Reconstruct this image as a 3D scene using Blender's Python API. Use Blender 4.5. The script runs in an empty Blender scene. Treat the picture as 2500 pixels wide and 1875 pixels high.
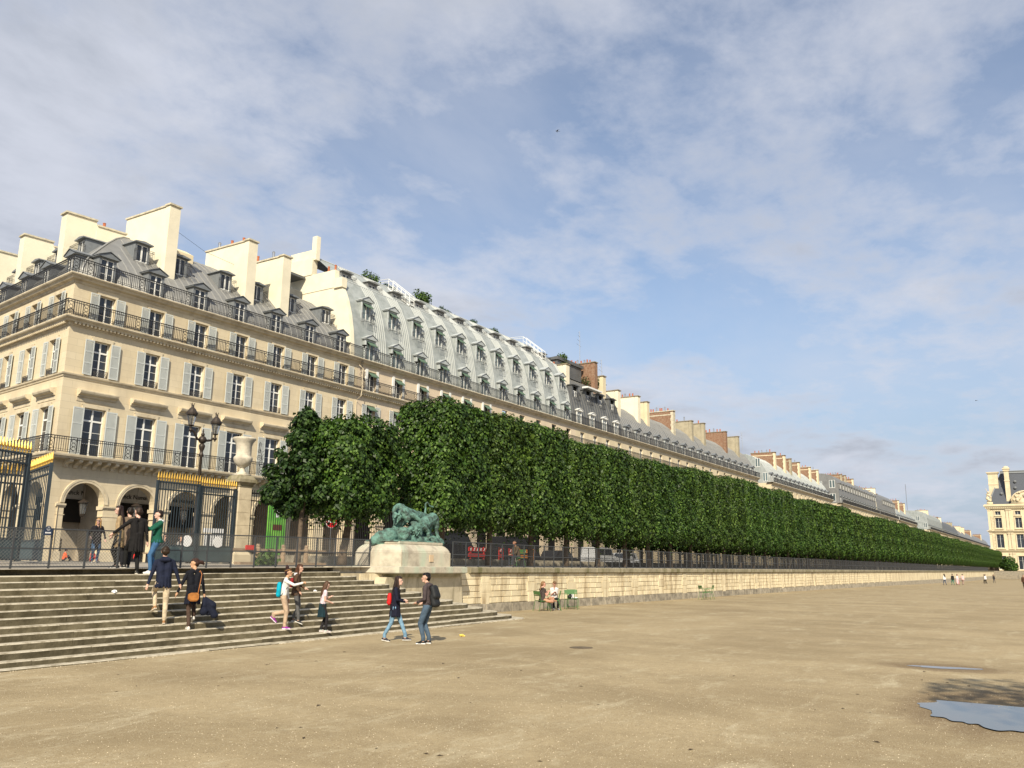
import bpy, bmesh, math, random
import numpy as np
from mathutils import Matrix, Vector
random.seed(7); rng = np.random.default_rng(7)
S = bpy.context.scene
COL = S.collection
R = math.radians
# ------------------------------------------------------------------ camera
cam = bpy.data.cameras.new('camera'); camo = bpy.data.objects.new('camera', cam); COL.objects.link(camo)
cam.sensor_width = 36.0; cam.lens = 30.154; cam.clip_start = 0.1; cam.clip_end = 5000
_ax = Vector((0.53751, -0.84317, 0.01241)); _dn = Vector((0.18014, 0.10044, -0.97850)); _fw = Vector((0.82379, 0.52819, 0.20588))
camo.matrix_world = Matrix(((_ax.x, -_dn.x, -_fw.x, 0.0), (_ax.y, -_dn.y, -_fw.y, 0.0), (_ax.z, -_dn.z, -_fw.z, 2.0), (0, 0, 0, 1)))
S.camera = camo
# ------------------------------------------------------------------ sky
SUN_EL, SUN_AZ = 37.0, 30.0            # azimuth of the shadows, from +X towards +Y
W = bpy.data.worlds.new('World'); S.world = W; W.use_nodes = True
nt = W.node_tree; nt.nodes.clear(); N = nt.nodes.new; L = nt.links.new
out = N('ShaderNodeOutputWorld'); bg = N('ShaderNodeBackground'); bg.inputs[1].default_value = 0.12
sky = N('ShaderNodeTexSky'); sky.sky_type = 'NISHITA'; sky.sun_disc = False
sky.sun_elevation = R(SUN_EL); sky.sun_rotation = R(270 - SUN_AZ); sky.air_density = 1.0; sky.dust_density = 1.0; sky.ozone_density = 1.5
BIGS, BIGO = 0.55, (25.829, 28.796, 0)
tc = N('ShaderNodeTexCoord'); sep = N('ShaderNodeSeparateXYZ'); L(tc.outputs['Generated'], sep.inputs[0])
def wmath(op, a, b=None, c=None):
    n = N('ShaderNodeMath'); n.operation = op
    for i, v in enumerate((a, b, c)):
        if v is None: continue
        if isinstance(v, (int, float)): n.inputs[i].default_value = v
        else: L(v, n.inputs[i])
    return n.outputs[0]
zz = wmath('MAXIMUM', sep.outputs[2], 0.0); den = wmath('ADD', zz, 0.16)
cx = wmath('DIVIDE', sep.outputs[0], den); cy = wmath('DIVIDE', sep.outputs[1], den)
comb = N('ShaderNodeCombineXYZ'); L(cx, comb.inputs[0]); L(cy, comb.inputs[1])
def wnoise(scale, detail, rough, loc, sc=(1, 1, 1), dist=0.0):
    mp = N('ShaderNodeMapping'); mp.inputs['Location'].default_value = loc; mp.inputs['Scale'].default_value = sc
    L(comb.outputs[0], mp.inputs[0]); n = N('ShaderNodeTexNoise'); n.inputs['Scale'].default_value = scale
    n.inputs['Detail'].default_value = detail; n.inputs['Roughness'].default_value = rough; n.inputs['Distortion'].default_value = dist
    L(mp.outputs[0], n.inputs['Vector']); return n.outputs[0]
def wramp(v, a, b, lo=0.0, hi=1.0):
    m = N('ShaderNodeMapRange'); m.interpolation_type = 'SMOOTHSTEP'; L(v, m.inputs[0])
    m.inputs[1].default_value = a; m.inputs[2].default_value = b; m.inputs[3].default_value = lo; m.inputs[4].default_value = hi; return m.outputs[0]
big = wnoise(BIGS, 2, .5, BIGO); mid = wnoise(1.9, 9, .60, (0.3, 5.2, 0), (1, 1.1, 1), .1); fin = wnoise(6.5, 8, .62, (7.3, 2.2, 0), (1, 1.1, 1), .15)
cov = wmath('ADD', wmath('MULTIPLY', big, 1.05), wmath('ADD', wmath('MULTIPLY', mid, .55), wmath('MULTIPLY', fin, .32)))
mask = wramp(cov, .80, 1.12, 0, .95)
veil = wramp(wnoise(1.0, 7, .6, (9.1, 4.4, 0), (1, 1.4, 1), .2), .34, .74, .16, .50)
mask = wmath('MAXIMUM', mask, veil)
shade = wramp(wnoise(1.6, 8, .60, (4.0, 8.0, 0), (1, 1, 1), .15), .38, .62)
dens = wmath('MULTIPLY', wramp(cov, .92, 1.14), shade)
mixc = N('ShaderNodeMix'); mixc.data_type = 'RGBA'; L(dens, mixc.inputs[0])
mixc.inputs[6].default_value = (4.55, 4.75, 5.35, 1); mixc.inputs[7].default_value = (3.15, 3.40, 3.95, 1)
# the blue between the clouds is the thin-veiled blue of a late afternoon
mixs = N('ShaderNodeMix'); mixs.data_type = 'RGBA'; L(mask, mixs.inputs[0]); L(mixc.outputs[2], mixs.inputs[7])
hz = N('ShaderNodeMix'); hz.data_type = 'RGBA'; L(wramp(sep.outputs[2], .0, .34, .85, 0), hz.inputs[0]); L(sky.outputs[0], hz.inputs[6]); hz.inputs[7].default_value = (2.3, 2.85, 3.85, 1); L(hz.outputs[2], mixs.inputs[6])   # lower air, greyed by moisture
L(mixs.outputs[2], bg.inputs[0]); L(bg.outputs[0], out.inputs[0])
# ------------------------------------------------------------------ sun
sun = bpy.data.lights.new('sun', 'SUN'); sun.energy = 5.0; sun.angle = R(0.6); sun.color = (1.0, .90, .72)
suno = bpy.data.objects.new('sun', sun); COL.objects.link(suno); suno['kind'] = 'helper'
sd = Vector((-math.cos(R(SUN_AZ)) * math.cos(R(SUN_EL)), -math.sin(R(SUN_AZ)) * math.cos(R(SUN_EL)), math.sin(R(SUN_EL))))
suno.rotation_euler = sd.to_track_quat('Z', 'Y').to_euler(); suno.location = (0, 0, 80)
S.view_settings.view_transform = 'Standard'; S.view_settings.look = 'None'; S.view_settings.gamma = 1.0
S.view_settings.use_curve_mapping = False; S.view_settings.exposure = 0.30
S.render.engine = 'CYCLES'; S.cycles.max_bounces = 6; S.cycles.diffuse_bounces = 3; S.cycles.glossy_bounces = 3; S.cycles.transparent_max_bounces = 8
S.cycles.use_denoising = True
# ------------------------------------------------------------------ helpers
T = Matrix.Translation
def RZ(a): return Matrix.Rotation(a, 4, 'Z')
class MB:
    def __init__(s): s.v = []; s.f = []; s.m = []
    def add(s, vs, fs, m=0):
        b = len(s.v); s.v += [tuple(v) for v in vs]
        s.f += [tuple(b + i for i in f) for f in fs]; s.m += [m] * len(fs); return s
    def box(s, x0, x1, y0, y1, z0, z1, m=0, M=None):
        vs = [(x, y, z) for z in (z0, z1) for y in (y0, y1) for x in (x0, x1)]
        if M is not None: vs = [M @ Vector(v) for v in vs]
        return s.add(vs, [(0, 2, 3, 1), (4, 5, 7, 6), (0, 1, 5, 4), (2, 6, 7, 3), (0, 4, 6, 2), (1, 3, 7, 5)], m)
    def quad(s, a, b, c, d, m=0): return s.add([a, b, c, d], [(0, 1, 2, 3)], m)
    def frus(s, x0, x1, y0, y1, z0, X0, X1, Y0, Y1, z1, m=0):
        vs = [(x0, y0, z0), (x1, y0, z0), (x1, y1, z0), (x0, y1, z0), (X0, Y0, z1), (X1, Y0, z1), (X1, Y1, z1), (X0, Y1, z1)]
        return s.add(vs, [(3, 2, 1, 0), (4, 5, 6, 7), (0, 1, 5, 4), (1, 2, 6, 5), (2, 3, 7, 6), (3, 0, 4, 7)], m)
    def prism(s, poly, a, b, axis='y', m=0, caps=True):
        n = len(poly)
        def P(p, t): return {'y': (p[0], t, p[1]), 'x': (t, p[0], p[1]), 'z': (p[0], p[1], t)}[axis]
        vs = [P(p, a) for p in poly] + [P(p, b) for p in poly]
        fs = [(i, (i + 1) % n, n + (i + 1) % n, n + i) for i in range(n)]
        if caps: fs += [tuple(range(n))[::-1], tuple(range(n, 2 * n))]
        return s.add(vs, fs, m)
    def tube(s, pts, r, n=6, m=0, caps=True):
        pts = [Vector(p) for p in pts]; rs = r if isinstance(r, (list, tuple)) else [r] * len(pts)
        vs = []; fs = []
        for i, p in enumerate(pts):
            d = (pts[min(i + 1, len(pts) - 1)] - pts[max(i - 1, 0)])
            if d.length < 1e-9: d = Vector((0, 0, 1))
            d.normalize(); up = Vector((0, 0, 1)) if abs(d.z) < .95 else Vector((1, 0, 0))
            a = d.cross(up).normalized(); b = a.cross(d)
            for k in range(n):
                t = 2 * math.pi * k / n; vs.append(p + (a * math.cos(t) + b * math.sin(t)) * rs[i])
        for i in range(len(pts) - 1):
            for k in range(n):
                k2 = (k + 1) % n; fs.append((i * n + k, (i + 1) * n + k, (i + 1) * n + k2, i * n + k2))
        if caps: fs += [tuple(range(n)), tuple(range((len(pts) - 1) * n, len(pts) * n))[::-1]]
        return s.add(vs, fs, m)
    def lathe(s, prof, n=16, c=(0, 0, 0), m=0, M=None):
        vs = []; fs = []
        for (r, z) in prof:
            for k in range(n):
                t = 2 * math.pi * k / n; v = Vector((c[0] + r * math.cos(t), c[1] + r * math.sin(t), c[2] + z)); vs.append(M @ v if M else v)
        for i in range(len(prof) - 1):
            for k in range(n):
                k2 = (k + 1) % n; fs.append((i * n + k, i * n + k2, (i + 1) * n + k2, (i + 1) * n + k))
        fs += [tuple(range(n))[::-1], tuple(range((len(prof) - 1) * n, len(prof) * n))]
        return s.add(vs, fs, m)
    def ball(s, c, r, nu=10, nv=7, m=0, sc=(1, 1, 1)):
        prof = [(r * math.sin(math.pi * i / nv), -r * math.cos(math.pi * i / nv)) for i in range(nv + 1)]
        prof[0] = (r * .02, -r); prof[-1] = (r * .02, r)
        M = T(Vector(c)) @ Matrix.Diagonal((*sc, 1)); return s.lathe(prof, nu, (0, 0, 0), m, M)
    def mesh(s, name, mats, smooth=False):
        me = bpy.data.meshes.new(name); me.from_pydata([tuple(v) for v in s.v], [], s.f)
        for mt in (mats if isinstance(mats, (list, tuple)) else [mats]): me.materials.append(mt)
        me.polygons.foreach_set('material_index', s.m)
        if smooth: me.polygons.foreach_set('use_smooth', [True] * len(s.f))
        me.update(); return me
    def build(s, name, mats, parent=None, M=None, smooth=False): return link(name, s.mesh(name, mats, smooth), parent, M)
def link(name, me, parent=None, M=None):
    o = bpy.data.objects.new(name, me); COL.objects.link(o)
    if parent is not None: o.parent = parent
    if M is not None: o.matrix_basis = M
    return o
def tag(o, label, cat, group=None, kind=None):
    if label: o['label'] = label
    if cat: o['category'] = cat
    if group: o['group'] = group
    if kind: o['kind'] = kind
    return o
def struct(o): o['kind'] = 'structure'; return o
def stuff(o): o['kind'] = 'stuff'; return o
def thing(name, label, cat, loc=(0, 0, 0), rz=0.0, group=None):
    o = bpy.data.objects.new(name, None); COL.objects.link(o); o.empty_display_size = .3
    o.matrix_basis = T(Vector(loc)) @ RZ(rz); return tag(o, label, cat, group)
def sweep(mb, prof, path, m=0, close=False, ends=True):
    """profile of (outward, z) swept along a 2-D path with mitred corners; outward is to the right of travel"""
    P = [Vector(p) for p in path]; n = len(prof); vs = []; fs = []
    for i, p in enumerate(P):
        def nrm(a, b): d = (b - a).normalized(); return Vector((d.y, -d.x))
        if i == 0: o = nrm(P[0], P[1]); k = 1
        elif i == len(P) - 1: o = nrm(P[-2], P[-1]); k = 1
        else:
            a = nrm(P[i - 1], p); b = nrm(p, P[i + 1]); o = (a + b).normalized(); k = 1 / max(.2, o.dot(a))
        for (d, z) in prof: vs.append((p.x + o.x * d * k, p.y + o.y * d * k, z))
    for i in range(len(P) - 1):
        for j in range(n if close else n - 1):
            j2 = (j + 1) % n; fs.append((i * n + j, (i + 1) * n + j, (i + 1) * n + j2, i * n + j2))
    if close and ends: fs += [tuple(range(n)), tuple(range((len(P) - 1) * n, len(P) * n))[::-1]]
    return mb.add(vs, fs, m)
# ------------------------------------------------------------------ materials
def mat(name, col, rough=.8, spec=.3, metal=0.0, var=0.0, vscale=3.0, bump=0.0, bscale=20.0, col2=None, thr=(.42, .62), obj_rand=0.0, alpha=None, trans=0.0):
    m = bpy.data.materials.new(name); m.use_nodes = True; t = m.node_tree; b = t.nodes['Principled BSDF']
    b.inputs['Roughness'].default_value = rough; b.inputs['Specular IOR Level'].default_value = spec; b.inputs['Metallic'].default_value = metal
    c = (*col, 1)
    b.inputs['Base Color'].default_value = c
    if var or col2 or bump or obj_rand:
        co = t.nodes.new('ShaderNodeTexCoord'); gp = t.nodes.new('ShaderNodeNewGeometry')
    src = None
    if var or col2:
        n = t.nodes.new('ShaderNodeTexNoise'); n.inputs['Scale'].default_value = vscale; n.inputs['Detail'].default_value = 8; n.inputs['Roughness'].default_value = .65
        t.links.new(gp.outputs['Position'], n.inputs['Vector'])
        mx = t.nodes.new('ShaderNodeMix'); mx.data_type = 'RGBA'
        mr = t.nodes.new('ShaderNodeMapRange'); mr.inputs[1].default_value = thr[0]; mr.inputs[2].default_value = thr[1]; t.links.new(n.outputs[0], mr.inputs[0])
        t.links.new(mr.outputs[0], mx.inputs[0]); mx.inputs[6].default_value = c
        mx.inputs[7].default_value = (*(col2 if col2 else [max(0, v * (1 - var)) for v in col]), 1); src = mx.outputs[2]
    if obj_rand:
        oi = t.nodes.new('ShaderNodeObjectInfo'); hs = t.nodes.new('ShaderNodeHueSaturation')
        mr2 = t.nodes.new('ShaderNodeMapRange'); t.links.new(oi.outputs['Random'], mr2.inputs[0]); mr2.inputs[3].default_value = 1 - obj_rand; mr2.inputs[4].default_value = 1 + obj_rand
        t.links.new(mr2.outputs[0], hs.inputs['Value'])
        if src: t.links.new(src, hs.inputs['Color'])
        else: hs.inputs['Color'].default_value = c
        src = hs.outputs[0]
    if src: t.links.new(src, b.inputs['Base Color'])
    if bump:
        n2 = t.nodes.new('ShaderNodeTexNoise'); n2.inputs['Scale'].default_value = bscale; n2.inputs['Detail'].default_value = 6
        t.links.new(gp.outputs['Position'], n2.inputs['Vector']); bp = t.nodes.new('ShaderNodeBump'); bp.inputs['Strength'].default_value = bump; bp.inputs['Distance'].default_value = .02
        t.links.new(n2.outputs[0], bp.inputs['Height']); t.links.new(bp.outputs[0], b.inputs['Normal'])
    if trans: b.inputs['Transmission Weight'].default_value = trans
    return m
def stone_facade(name, c1, c2, c3, bw=1.15, bh=.42):
    """ashlar: faint block-to-block tone and weather stains"""
    m = bpy.data.materials.new(name); m.use_nodes = True; t = m.node_tree; b = t.nodes['Principled BSDF']; b.inputs['Roughness'].default_value = .88; b.inputs['Specular IOR Level'].default_value = .2
    N_ = t.nodes.new; K = t.links.new
    co = N_('ShaderNodeTexCoord'); sp = N_('ShaderNodeSeparateXYZ'); K(co.outputs['Object'], sp.inputs[0])
    cb = N_('ShaderNodeCombineXYZ'); ad = N_('ShaderNodeMath'); ad.operation = 'ADD'; K(sp.outputs[0], ad.inputs[0]); K(sp.outputs[1], ad.inputs[1]); K(ad.outputs[0], cb.inputs[0]); K(sp.outputs[2], cb.inputs[1])
    br = N_('ShaderNodeTexBrick'); K(cb.outputs[0], br.inputs['Vector']); br.inputs['Scale'].default_value = 1; br.inputs['Brick Width'].default_value = bw; br.inputs['Row Height'].default_value = bh
    br.inputs['Mortar Size'].default_value = .006; br.inputs['Mortar Smooth'].default_value = .3; br.inputs['Color1'].default_value = (*c1, 1); br.inputs['Color2'].default_value = (*c2, 1); br.inputs['Mortar'].default_value = (*[v * .70 for v in c2], 1)
    gp = N_('ShaderNodeNewGeometry'); n = N_('ShaderNodeTexNoise'); n.inputs['Scale'].default_value = .55; n.inputs['Detail'].default_value = 9; n.inputs['Roughness'].default_value = .68
    mp = N_('ShaderNodeMapping'); mp.inputs['Scale'].default_value = (1, 1, .45); K(gp.outputs['Position'], mp.inputs[0]); K(mp.outputs[0], n.inputs['Vector'])
    mr = N_('ShaderNodeMapRange'); mr.inputs[1].default_value = .44; mr.inputs[2].default_value = .70; K(n.outputs[0], mr.inputs[0]); mr.inputs[4].default_value = .75
    mx = N_('ShaderNodeMix'); mx.data_type = 'RGBA'; K(mr.outputs[0], mx.inputs[0]); K(br.outputs[0], mx.inputs[6]); mx.inputs[7].default_value = (*c3, 1); K(mx.outputs[2], b.inputs['Base Color'])
    return m
M = {}
M['facade'] = stone_facade('facade_limestone', (.70, .60, .42), (.645, .545, .37), (.50, .415, .285))
M['facade_b'] = stone_facade('facade_rose_limestone', (.70, .585, .43), (.665, .55, .40), (.55, .45, .325))
M['trim'] = mat('trim_limestone', (.64, .55, .39), .85, vscale=1.6, col2=(.42, .35, .24), thr=(.46, .72))
M['plaster'] = mat('cream_render', (.80, .735, .56), .9, var=.10, vscale=.7)
M['plaster_t'] = mat('taupe_render', (.42, .37, .26), .9, var=.22, vscale=1.2)
M['plaster_y'] = mat('yellow_render', (.72, .62, .42), .9, var=.12, vscale=.8)
M['capstone'] = mat('chimney_cap', (.62, .56, .42), .9, var=.3, vscale=3)
M['capdark'] = mat('weathered_cap', (.30, .25, .17), .9, var=.3, vscale=3)
M['zinc'] = mat('zinc_grey', (.235, .235, .225), .5, .35, .25, var=.18, vscale=1.3)
M['zinc_d'] = mat('zinc_dark', (.135, .14, .14), .5, .3, .2, var=.2, vscale=1.5)
M['zinc_seam'] = mat('zinc_seam', (.36, .36, .345), .45, .35, .25)
M['zinc_l'] = mat('zinc_silver', (.35, .375, .365), .6, .25, .0, var=.2, vscale=1.2, col2=(.26, .285, .275))
M['zinc_lseam'] = mat('zinc_silver_seam', (.52, .54, .525), .5)
M['lead'] = mat('dormer_lead', (.20, .215, .225), .55, .35, .1, var=.15, vscale=4)
M['lead_l'] = mat('dormer_lead_light', (.45, .48, .48), .55, var=.2, vscale=4)
M['slate'] = mat('slate', (.085, .095, .115), .5, var=.3, vscale=5)
M['white'] = mat('white_paint', (.78, .78, .74), .5, .4)
M['shutter'] = mat('grey_shutter_paint', (.56, .585, .555), .6, .3, var=.06, vscale=2)
M['iron'] = mat('black_iron', (.022, .021, .021), .5, .4)
M['iron_g'] = mat('slate_green_iron', (.026, .038, .047), .55, .4, var=.2, vscale=6)
M['bronze_lamp'] = mat('brown_cast_iron', (.055, .042, .032), .45, .4, .3, var=.3, vscale=14)
M['fence'] = mat('fence_steel', (.06, .064, .068), .5, .4, .2)
M['wire_d'] = mat('fence_wire_dark', (.055, .055, .055), .5, .4, .2)
M['wire'] = mat('fence_wire', (.17, .17, .16), .5, .4, .3)
M['gold'] = mat('gilding', (.80, .50, .10), .32, .5, .65, var=.2, vscale=15)
M['brick'] = mat('chimney_brick', (.225, .122, .075), .9, var=.35, vscale=4, col2=(.30, .20, .135))
M['pot'] = mat('terracotta_pot', (.47, .15, .07), .8, var=.3, vscale=9)
M['metalpot'] = mat('steel_flue', (.42, .43, .44), .35, .5, .8)
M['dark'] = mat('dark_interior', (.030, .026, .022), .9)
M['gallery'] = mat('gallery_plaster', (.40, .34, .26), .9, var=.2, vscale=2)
M['shop'] = mat('shop_grey_panel', (.80, .79, .77), .8, var=.08, vscale=2)
M['letter'] = mat('sign_letters', (.09, .09, .09), .6)
M['asphalt'] = mat('asphalt', (.052, .052, .055), .9, var=.25, vscale=3, bump=.2, bscale=40)
M['pave'] = mat('pavement', (.25, .235, .21), .9, var=.25, vscale=2)
M['awning'] = mat('awning_green', (.10, .16, .11), .8)
M['bronze'] = mat('verdigris_bronze', (.125, .245, .20), .72, .25, .0, vscale=4.6, col2=(.045, .062, .052), thr=(.40, .62), bump=.9, bscale=22)
M['pedestal'] = mat('pedestal_stone', (.60, .545, .43), .9, vscale=2.2, col2=(.36, .32, .255), thr=(.46, .68), bump=.25, bscale=30)
def verdigris_streaks(m):
    t = m.node_tree; b = t.nodes['Principled BSDF']; src = b.inputs['Base Color'].links[0].from_socket; gp = t.nodes.new('ShaderNodeNewGeometry'); mp = t.nodes.new('ShaderNodeMapping'); mp.inputs['Scale'].default_value = (1.6, 1.6, .35); t.links.new(gp.outputs['Position'], mp.inputs[0])
    n = t.nodes.new('ShaderNodeTexNoise'); n.inputs['Scale'].default_value = 1.1; n.inputs['Detail'].default_value = 6; t.links.new(mp.outputs[0], n.inputs['Vector']); r = t.nodes.new('ShaderNodeMapRange'); r.inputs[1].default_value = .50; r.inputs[2].default_value = .66; r.inputs[4].default_value = .55; t.links.new(n.outputs[0], r.inputs[0])
    x = t.nodes.new('ShaderNodeMix'); x.data_type = 'RGBA'; t.links.new(r.outputs[0], x.inputs[0]); t.links.new(src, x.inputs[6]); x.inputs[7].default_value = (.40, .50, .38, 1); t.links.new(x.outputs[2], b.inputs['Base Color']); return m
M['pedestal_g'] = verdigris_streaks(mat('stained_pedestal_stone', (.52, .47, .365), .9, vscale=2.2, col2=(.34, .30, .235), thr=(.44, .66), bump=.25, bscale=30))
M['skin'] = mat('skin', (.60, .36, .26), .55, .35)
M['red'] = mat('red_plastic', (.55, .03, .025), .5); M['orange'] = mat('orange_board', (.75, .26, .03), .6)
M['signred'] = mat('sign_red', (.50, .015, .02), .4); M['signwhite'] = mat('sign_white', (.8, .8, .8), .4)
M['chair'] = mat('green_chair_paint', (.060, .150, .042), .45, .45)
M['bark'] = mat('linden_bark', (.14, .105, .075), .95, var=.45, vscale=7, bump=.6, bscale=22)
M['wood'] = mat('weathered_timber', (.33, .24, .155), .9, var=.3, vscale=9)
M['moss'] = mat('moss', (.09, .10, .035), .95, var=.4, vscale=8)
M['glasslamp'] = mat('lamp_glass', (.75, .77, .76), .08, .5, trans=.92)
def glass(name, col, rough=.04):
    m = mat(name, col, rough, .6, obj_rand=.35); return m
M['pane'] = glass('window_glass', (.030, .036, .046))
M['pane_l'] = glass('window_glass_pale', (.12, .16, .17))
# ================================================================== ground
def g(x): return -0.0083 * max(0.0, 27.0 - x)
def sm(a, b, x): t = min(1, max(0, (x - a) / (b - a))); return t * t * (3 - 2 * t)
def gz(x): return g(x) - 0.55 * sm(60, 240, x)
def sand_mat():
    m = bpy.data.materials.new('packed_sand'); m.use_nodes = True; t = m.node_tree; b = t.nodes['Principled BSDF']; N_ = t.nodes.new; K = t.links.new
    b.inputs['Specular IOR Level'].default_value = .25
    gp = N_('ShaderNodeNewGeometry')
    def noise(sc, det, ro, scale=(1, 1, 1), loc=(0, 0, 0), dist=0):
        mp = N_('ShaderNodeMapping'); mp.inputs['Scale'].default_value = scale; mp.inputs['Location'].default_value = loc; K(gp.outputs['Position'], mp.inputs[0])
        n = N_('ShaderNodeTexNoise'); n.inputs['Scale'].default_value = sc; n.inputs['Detail'].default_value = det; n.inputs['Roughness'].default_value = ro; n.inputs['Distortion'].default_value = dist; K(mp.outputs[0], n.inputs['Vector']); return n.outputs[0]
    def ramp(v, a, c, lo=0, hi=1):
        r = N_('ShaderNodeMapRange'); K(v, r.inputs[0]); r.inputs[1].default_value = a; r.inputs[2].default_value = c; r.inputs[3].default_value = lo; r.inputs[4].default_value = hi; return r.outputs[0]
    def mix(f, a, c):
        x = N_('ShaderNodeMix'); x.data_type = 'RGBA'; K(f, x.inputs[0])
        for i, v in ((6, a), (7, c)):
            if isinstance(v, tuple): x.inputs[i].default_value = (*v, 1)
            else: K(v, x.inputs[i])
        return x.outputs[2]
    rot = (1, .55, 1)
    c = mix(ramp(noise(.33, 12, .74, rot, (3, 1, 0), .4), .42, .60), (.385, .305, .178), (0.269, 0.208, 0.116))    # dry and damp
    c = mix(ramp(noise(.8, 12, .78, (.7, 1.6, 1), (8, 3, 0), .5), .52, .68), c, (0.479, 0.412, 0.271))              # pale dusty streaks
    c = mix(ramp(noise(.16, 5, .6, (1, 1, 1), (11, 6, 0)), .52, .70, 0, .55), c, (0.235, 0.177, 0.095))
    c = mix(ramp(noise(7, 5, .7, (1, 1, 1), (2, 9, 0)), .40, .66, 0, .45), c, (0.252, 0.190, 0.107))
    def damp(c, px, py, rx, ry):
        sp = N_('ShaderNodeSeparateXYZ'); K(gp.outputs['Position'], sp.inputs[0])
        def mm(op, a, b_):
            n = N_('ShaderNodeMath'); n.operation = op
            for i, v in enumerate((a, b_)):
                if isinstance(v, (int, float)): n.inputs[i].default_value = v
                else: K(v, n.inputs[i])
            return n.outputs[0]
        dx = mm('DIVIDE', mm('SUBTRACT', sp.outputs[0], px), rx); dy = mm('DIVIDE', mm('SUBTRACT', sp.outputs[1], py), ry)
        d = mm('SQRT', mm('ADD', mm('MULTIPLY', dx, dx), mm('MULTIPLY', dy, dy)), 0); d = mm('ADD', d, mm('MULTIPLY', mm('SUBTRACT', noise(2.2, 7, .7, (1, 1, 1), (1, 7, 0)), .5), 1.1))
        return mix(ramp(d, .95, 1.5, .9, 0), c, (0.181, 0.128, 0.069))
    c = damp(c, PUD[0][0], PUD[0][1], 2.0, 1.15); c = damp(c, PUD[1][0], PUD[1][1], .6, 1.0)
    c = mix(ramp(noise(42, 3, .6), .50, .80, 0, .55), c, (0.160, 0.115, 0.065))
    c = mix(ramp(noise(60, 2, .5, (1, 1, 1), (5, 5, 5)), .60, .72, 0, .85), c, (0.554, 0.496, 0.353))
    K(c, b.inputs['Base Color']); b.inputs['Roughness'].default_value = .93
    bp = N_('ShaderNodeBump'); bp.inputs['Strength'].default_value = .55; bp.inputs['Distance'].default_value = .012; K(noise(30, 5, .7), bp.inputs['Height']); K(bp.outputs[0], b.inputs['Normal'])
    return m
PUD = [(15.8, 1.12, 1.75, 1.0, .05, 11), (21.2, 2.5, .24, .62, .1, 5)]     # x, y, rx, ry, angle, seed
M['sand'] = sand_mat()
mb = MB(); xs = [-400, -60, -20, 0, 9, 18, 27, 45, 60, 80, 100, 120, 140, 160, 180, 200, 220, 240, 300, 600, 2500]; ys = [-900, -100, -20, 21.4]
for i in range(len(xs) - 1):
    for j in range(len(ys) - 1):
        mb.quad(*[(x, y, gz(max(x, -30))) for x, y in ((xs[i], ys[j]), (xs[i + 1], ys[j]), (xs[i + 1], ys[j + 1]), (xs[i], ys[j + 1]))])
struct(mb.build('ground', M['sand']))
# terrace, street, pavement
def tz(x, y): return 1.87 + g(x) * min(1, max(0, (33 - y) / 10))
mb = MB(); xs = [-60, -20, 0, 9, 18, 27, 100, 900]; ys = [21.05, 23, 27, 30, 33, 34.6]
for i in range(len(xs) - 1):
    for j in range(len(ys) - 1):
        mb.quad(*[(x, y, tz(x, y)) for x, y in ((xs[i], ys[j]), (xs[i + 1], ys[j]), (xs[i + 1], ys[j + 1]), (xs[i], ys[j + 1]))])
M['terrace'] = mat('terrace_gravel', (.36, .32, .26), .95, var=.3, vscale=1.5, bump=.3, bscale=40)
struct(mb.build('terrace', M['terrace']))
mb = MB(); mb.quad((-300, 34.6, 1.74), (1200, 34.6, 1.74), (1200, 200, 1.74), (-300, 200, 1.74)); struct(mb.build('road', M['asphalt']))
mb = MB(); mb.box(-60, 900, 34.6, 34.8, 1.62, 1.86); mb.box(26.0, 900, 45.3, 52.4, 1.6, 1.858)
struct(mb.build('pavement', M['pave']))
mb = MB()
for k in range(40): mb.box(-20 + k * 9, -17 + k * 9, 40.0, 40.15, 1.742, 1.746)
struct(mb.build('road_marking', M['signwhite']))
# ================================================================== puddles
def puddle(name, c, rx, ry, ang, seed, label, z):
    rr = random.Random(seed); n = 256; ph = [rr.uniform(0, 6.28) for _ in range(40)]; vs = [(0, 0, 0)]
    for k in range(n):
        t = 2 * math.pi * k / n; d = 1 + .17 * math.sin(2 * t + ph[0]) + .13 * math.sin(3 * t + ph[1]) + sum(.34 / (f ** .9) * math.sin(f * t + ph[f]) * (.6 + .4 * math.sin(t + ph[f - 1])) for f in range(5, 39, 2)) * .8
        vs.append((rx * d * math.cos(t), ry * d * math.sin(t), 0))
    b = MB(); b.add(vs, [(0, 1 + k, 1 + (k + 1) % n) for k in range(n)])
    o = b.build(name, M['water'], None, T((c[0], c[1], z)) @ RZ(ang)); return tag(o, label, 'puddle')
M['water'] = mat('puddle_water', (.10, .085, .06), .02, .5)
for (nm, c, rx, ry, an, sd, lb) in [('puddle', PUD[0][:2], *PUD[0][2:], 'large grey puddle reflecting the sky at the lower right'),
                                    ('puddle', PUD[1][:2], *PUD[1][2:], 'thin sliver of a puddle beyond the large one')]:
    puddle(nm, c, rx, ry, an, sd, lb, gz(c[0]) + .004)
# drain grate seen as a dark oval on the sand
b = MB(); b.lathe([(.30, 0), (.30, .006), (.26, .008)], 24); o = b.build('drain_cover', mat('dusty_iron', (.15, .115, .075), .9, var=.5, vscale=12), None, T((20.2, 10.75, gz(20.2)))); tag(o, 'dark round drain cover set in the sand', 'drain cover')
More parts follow.
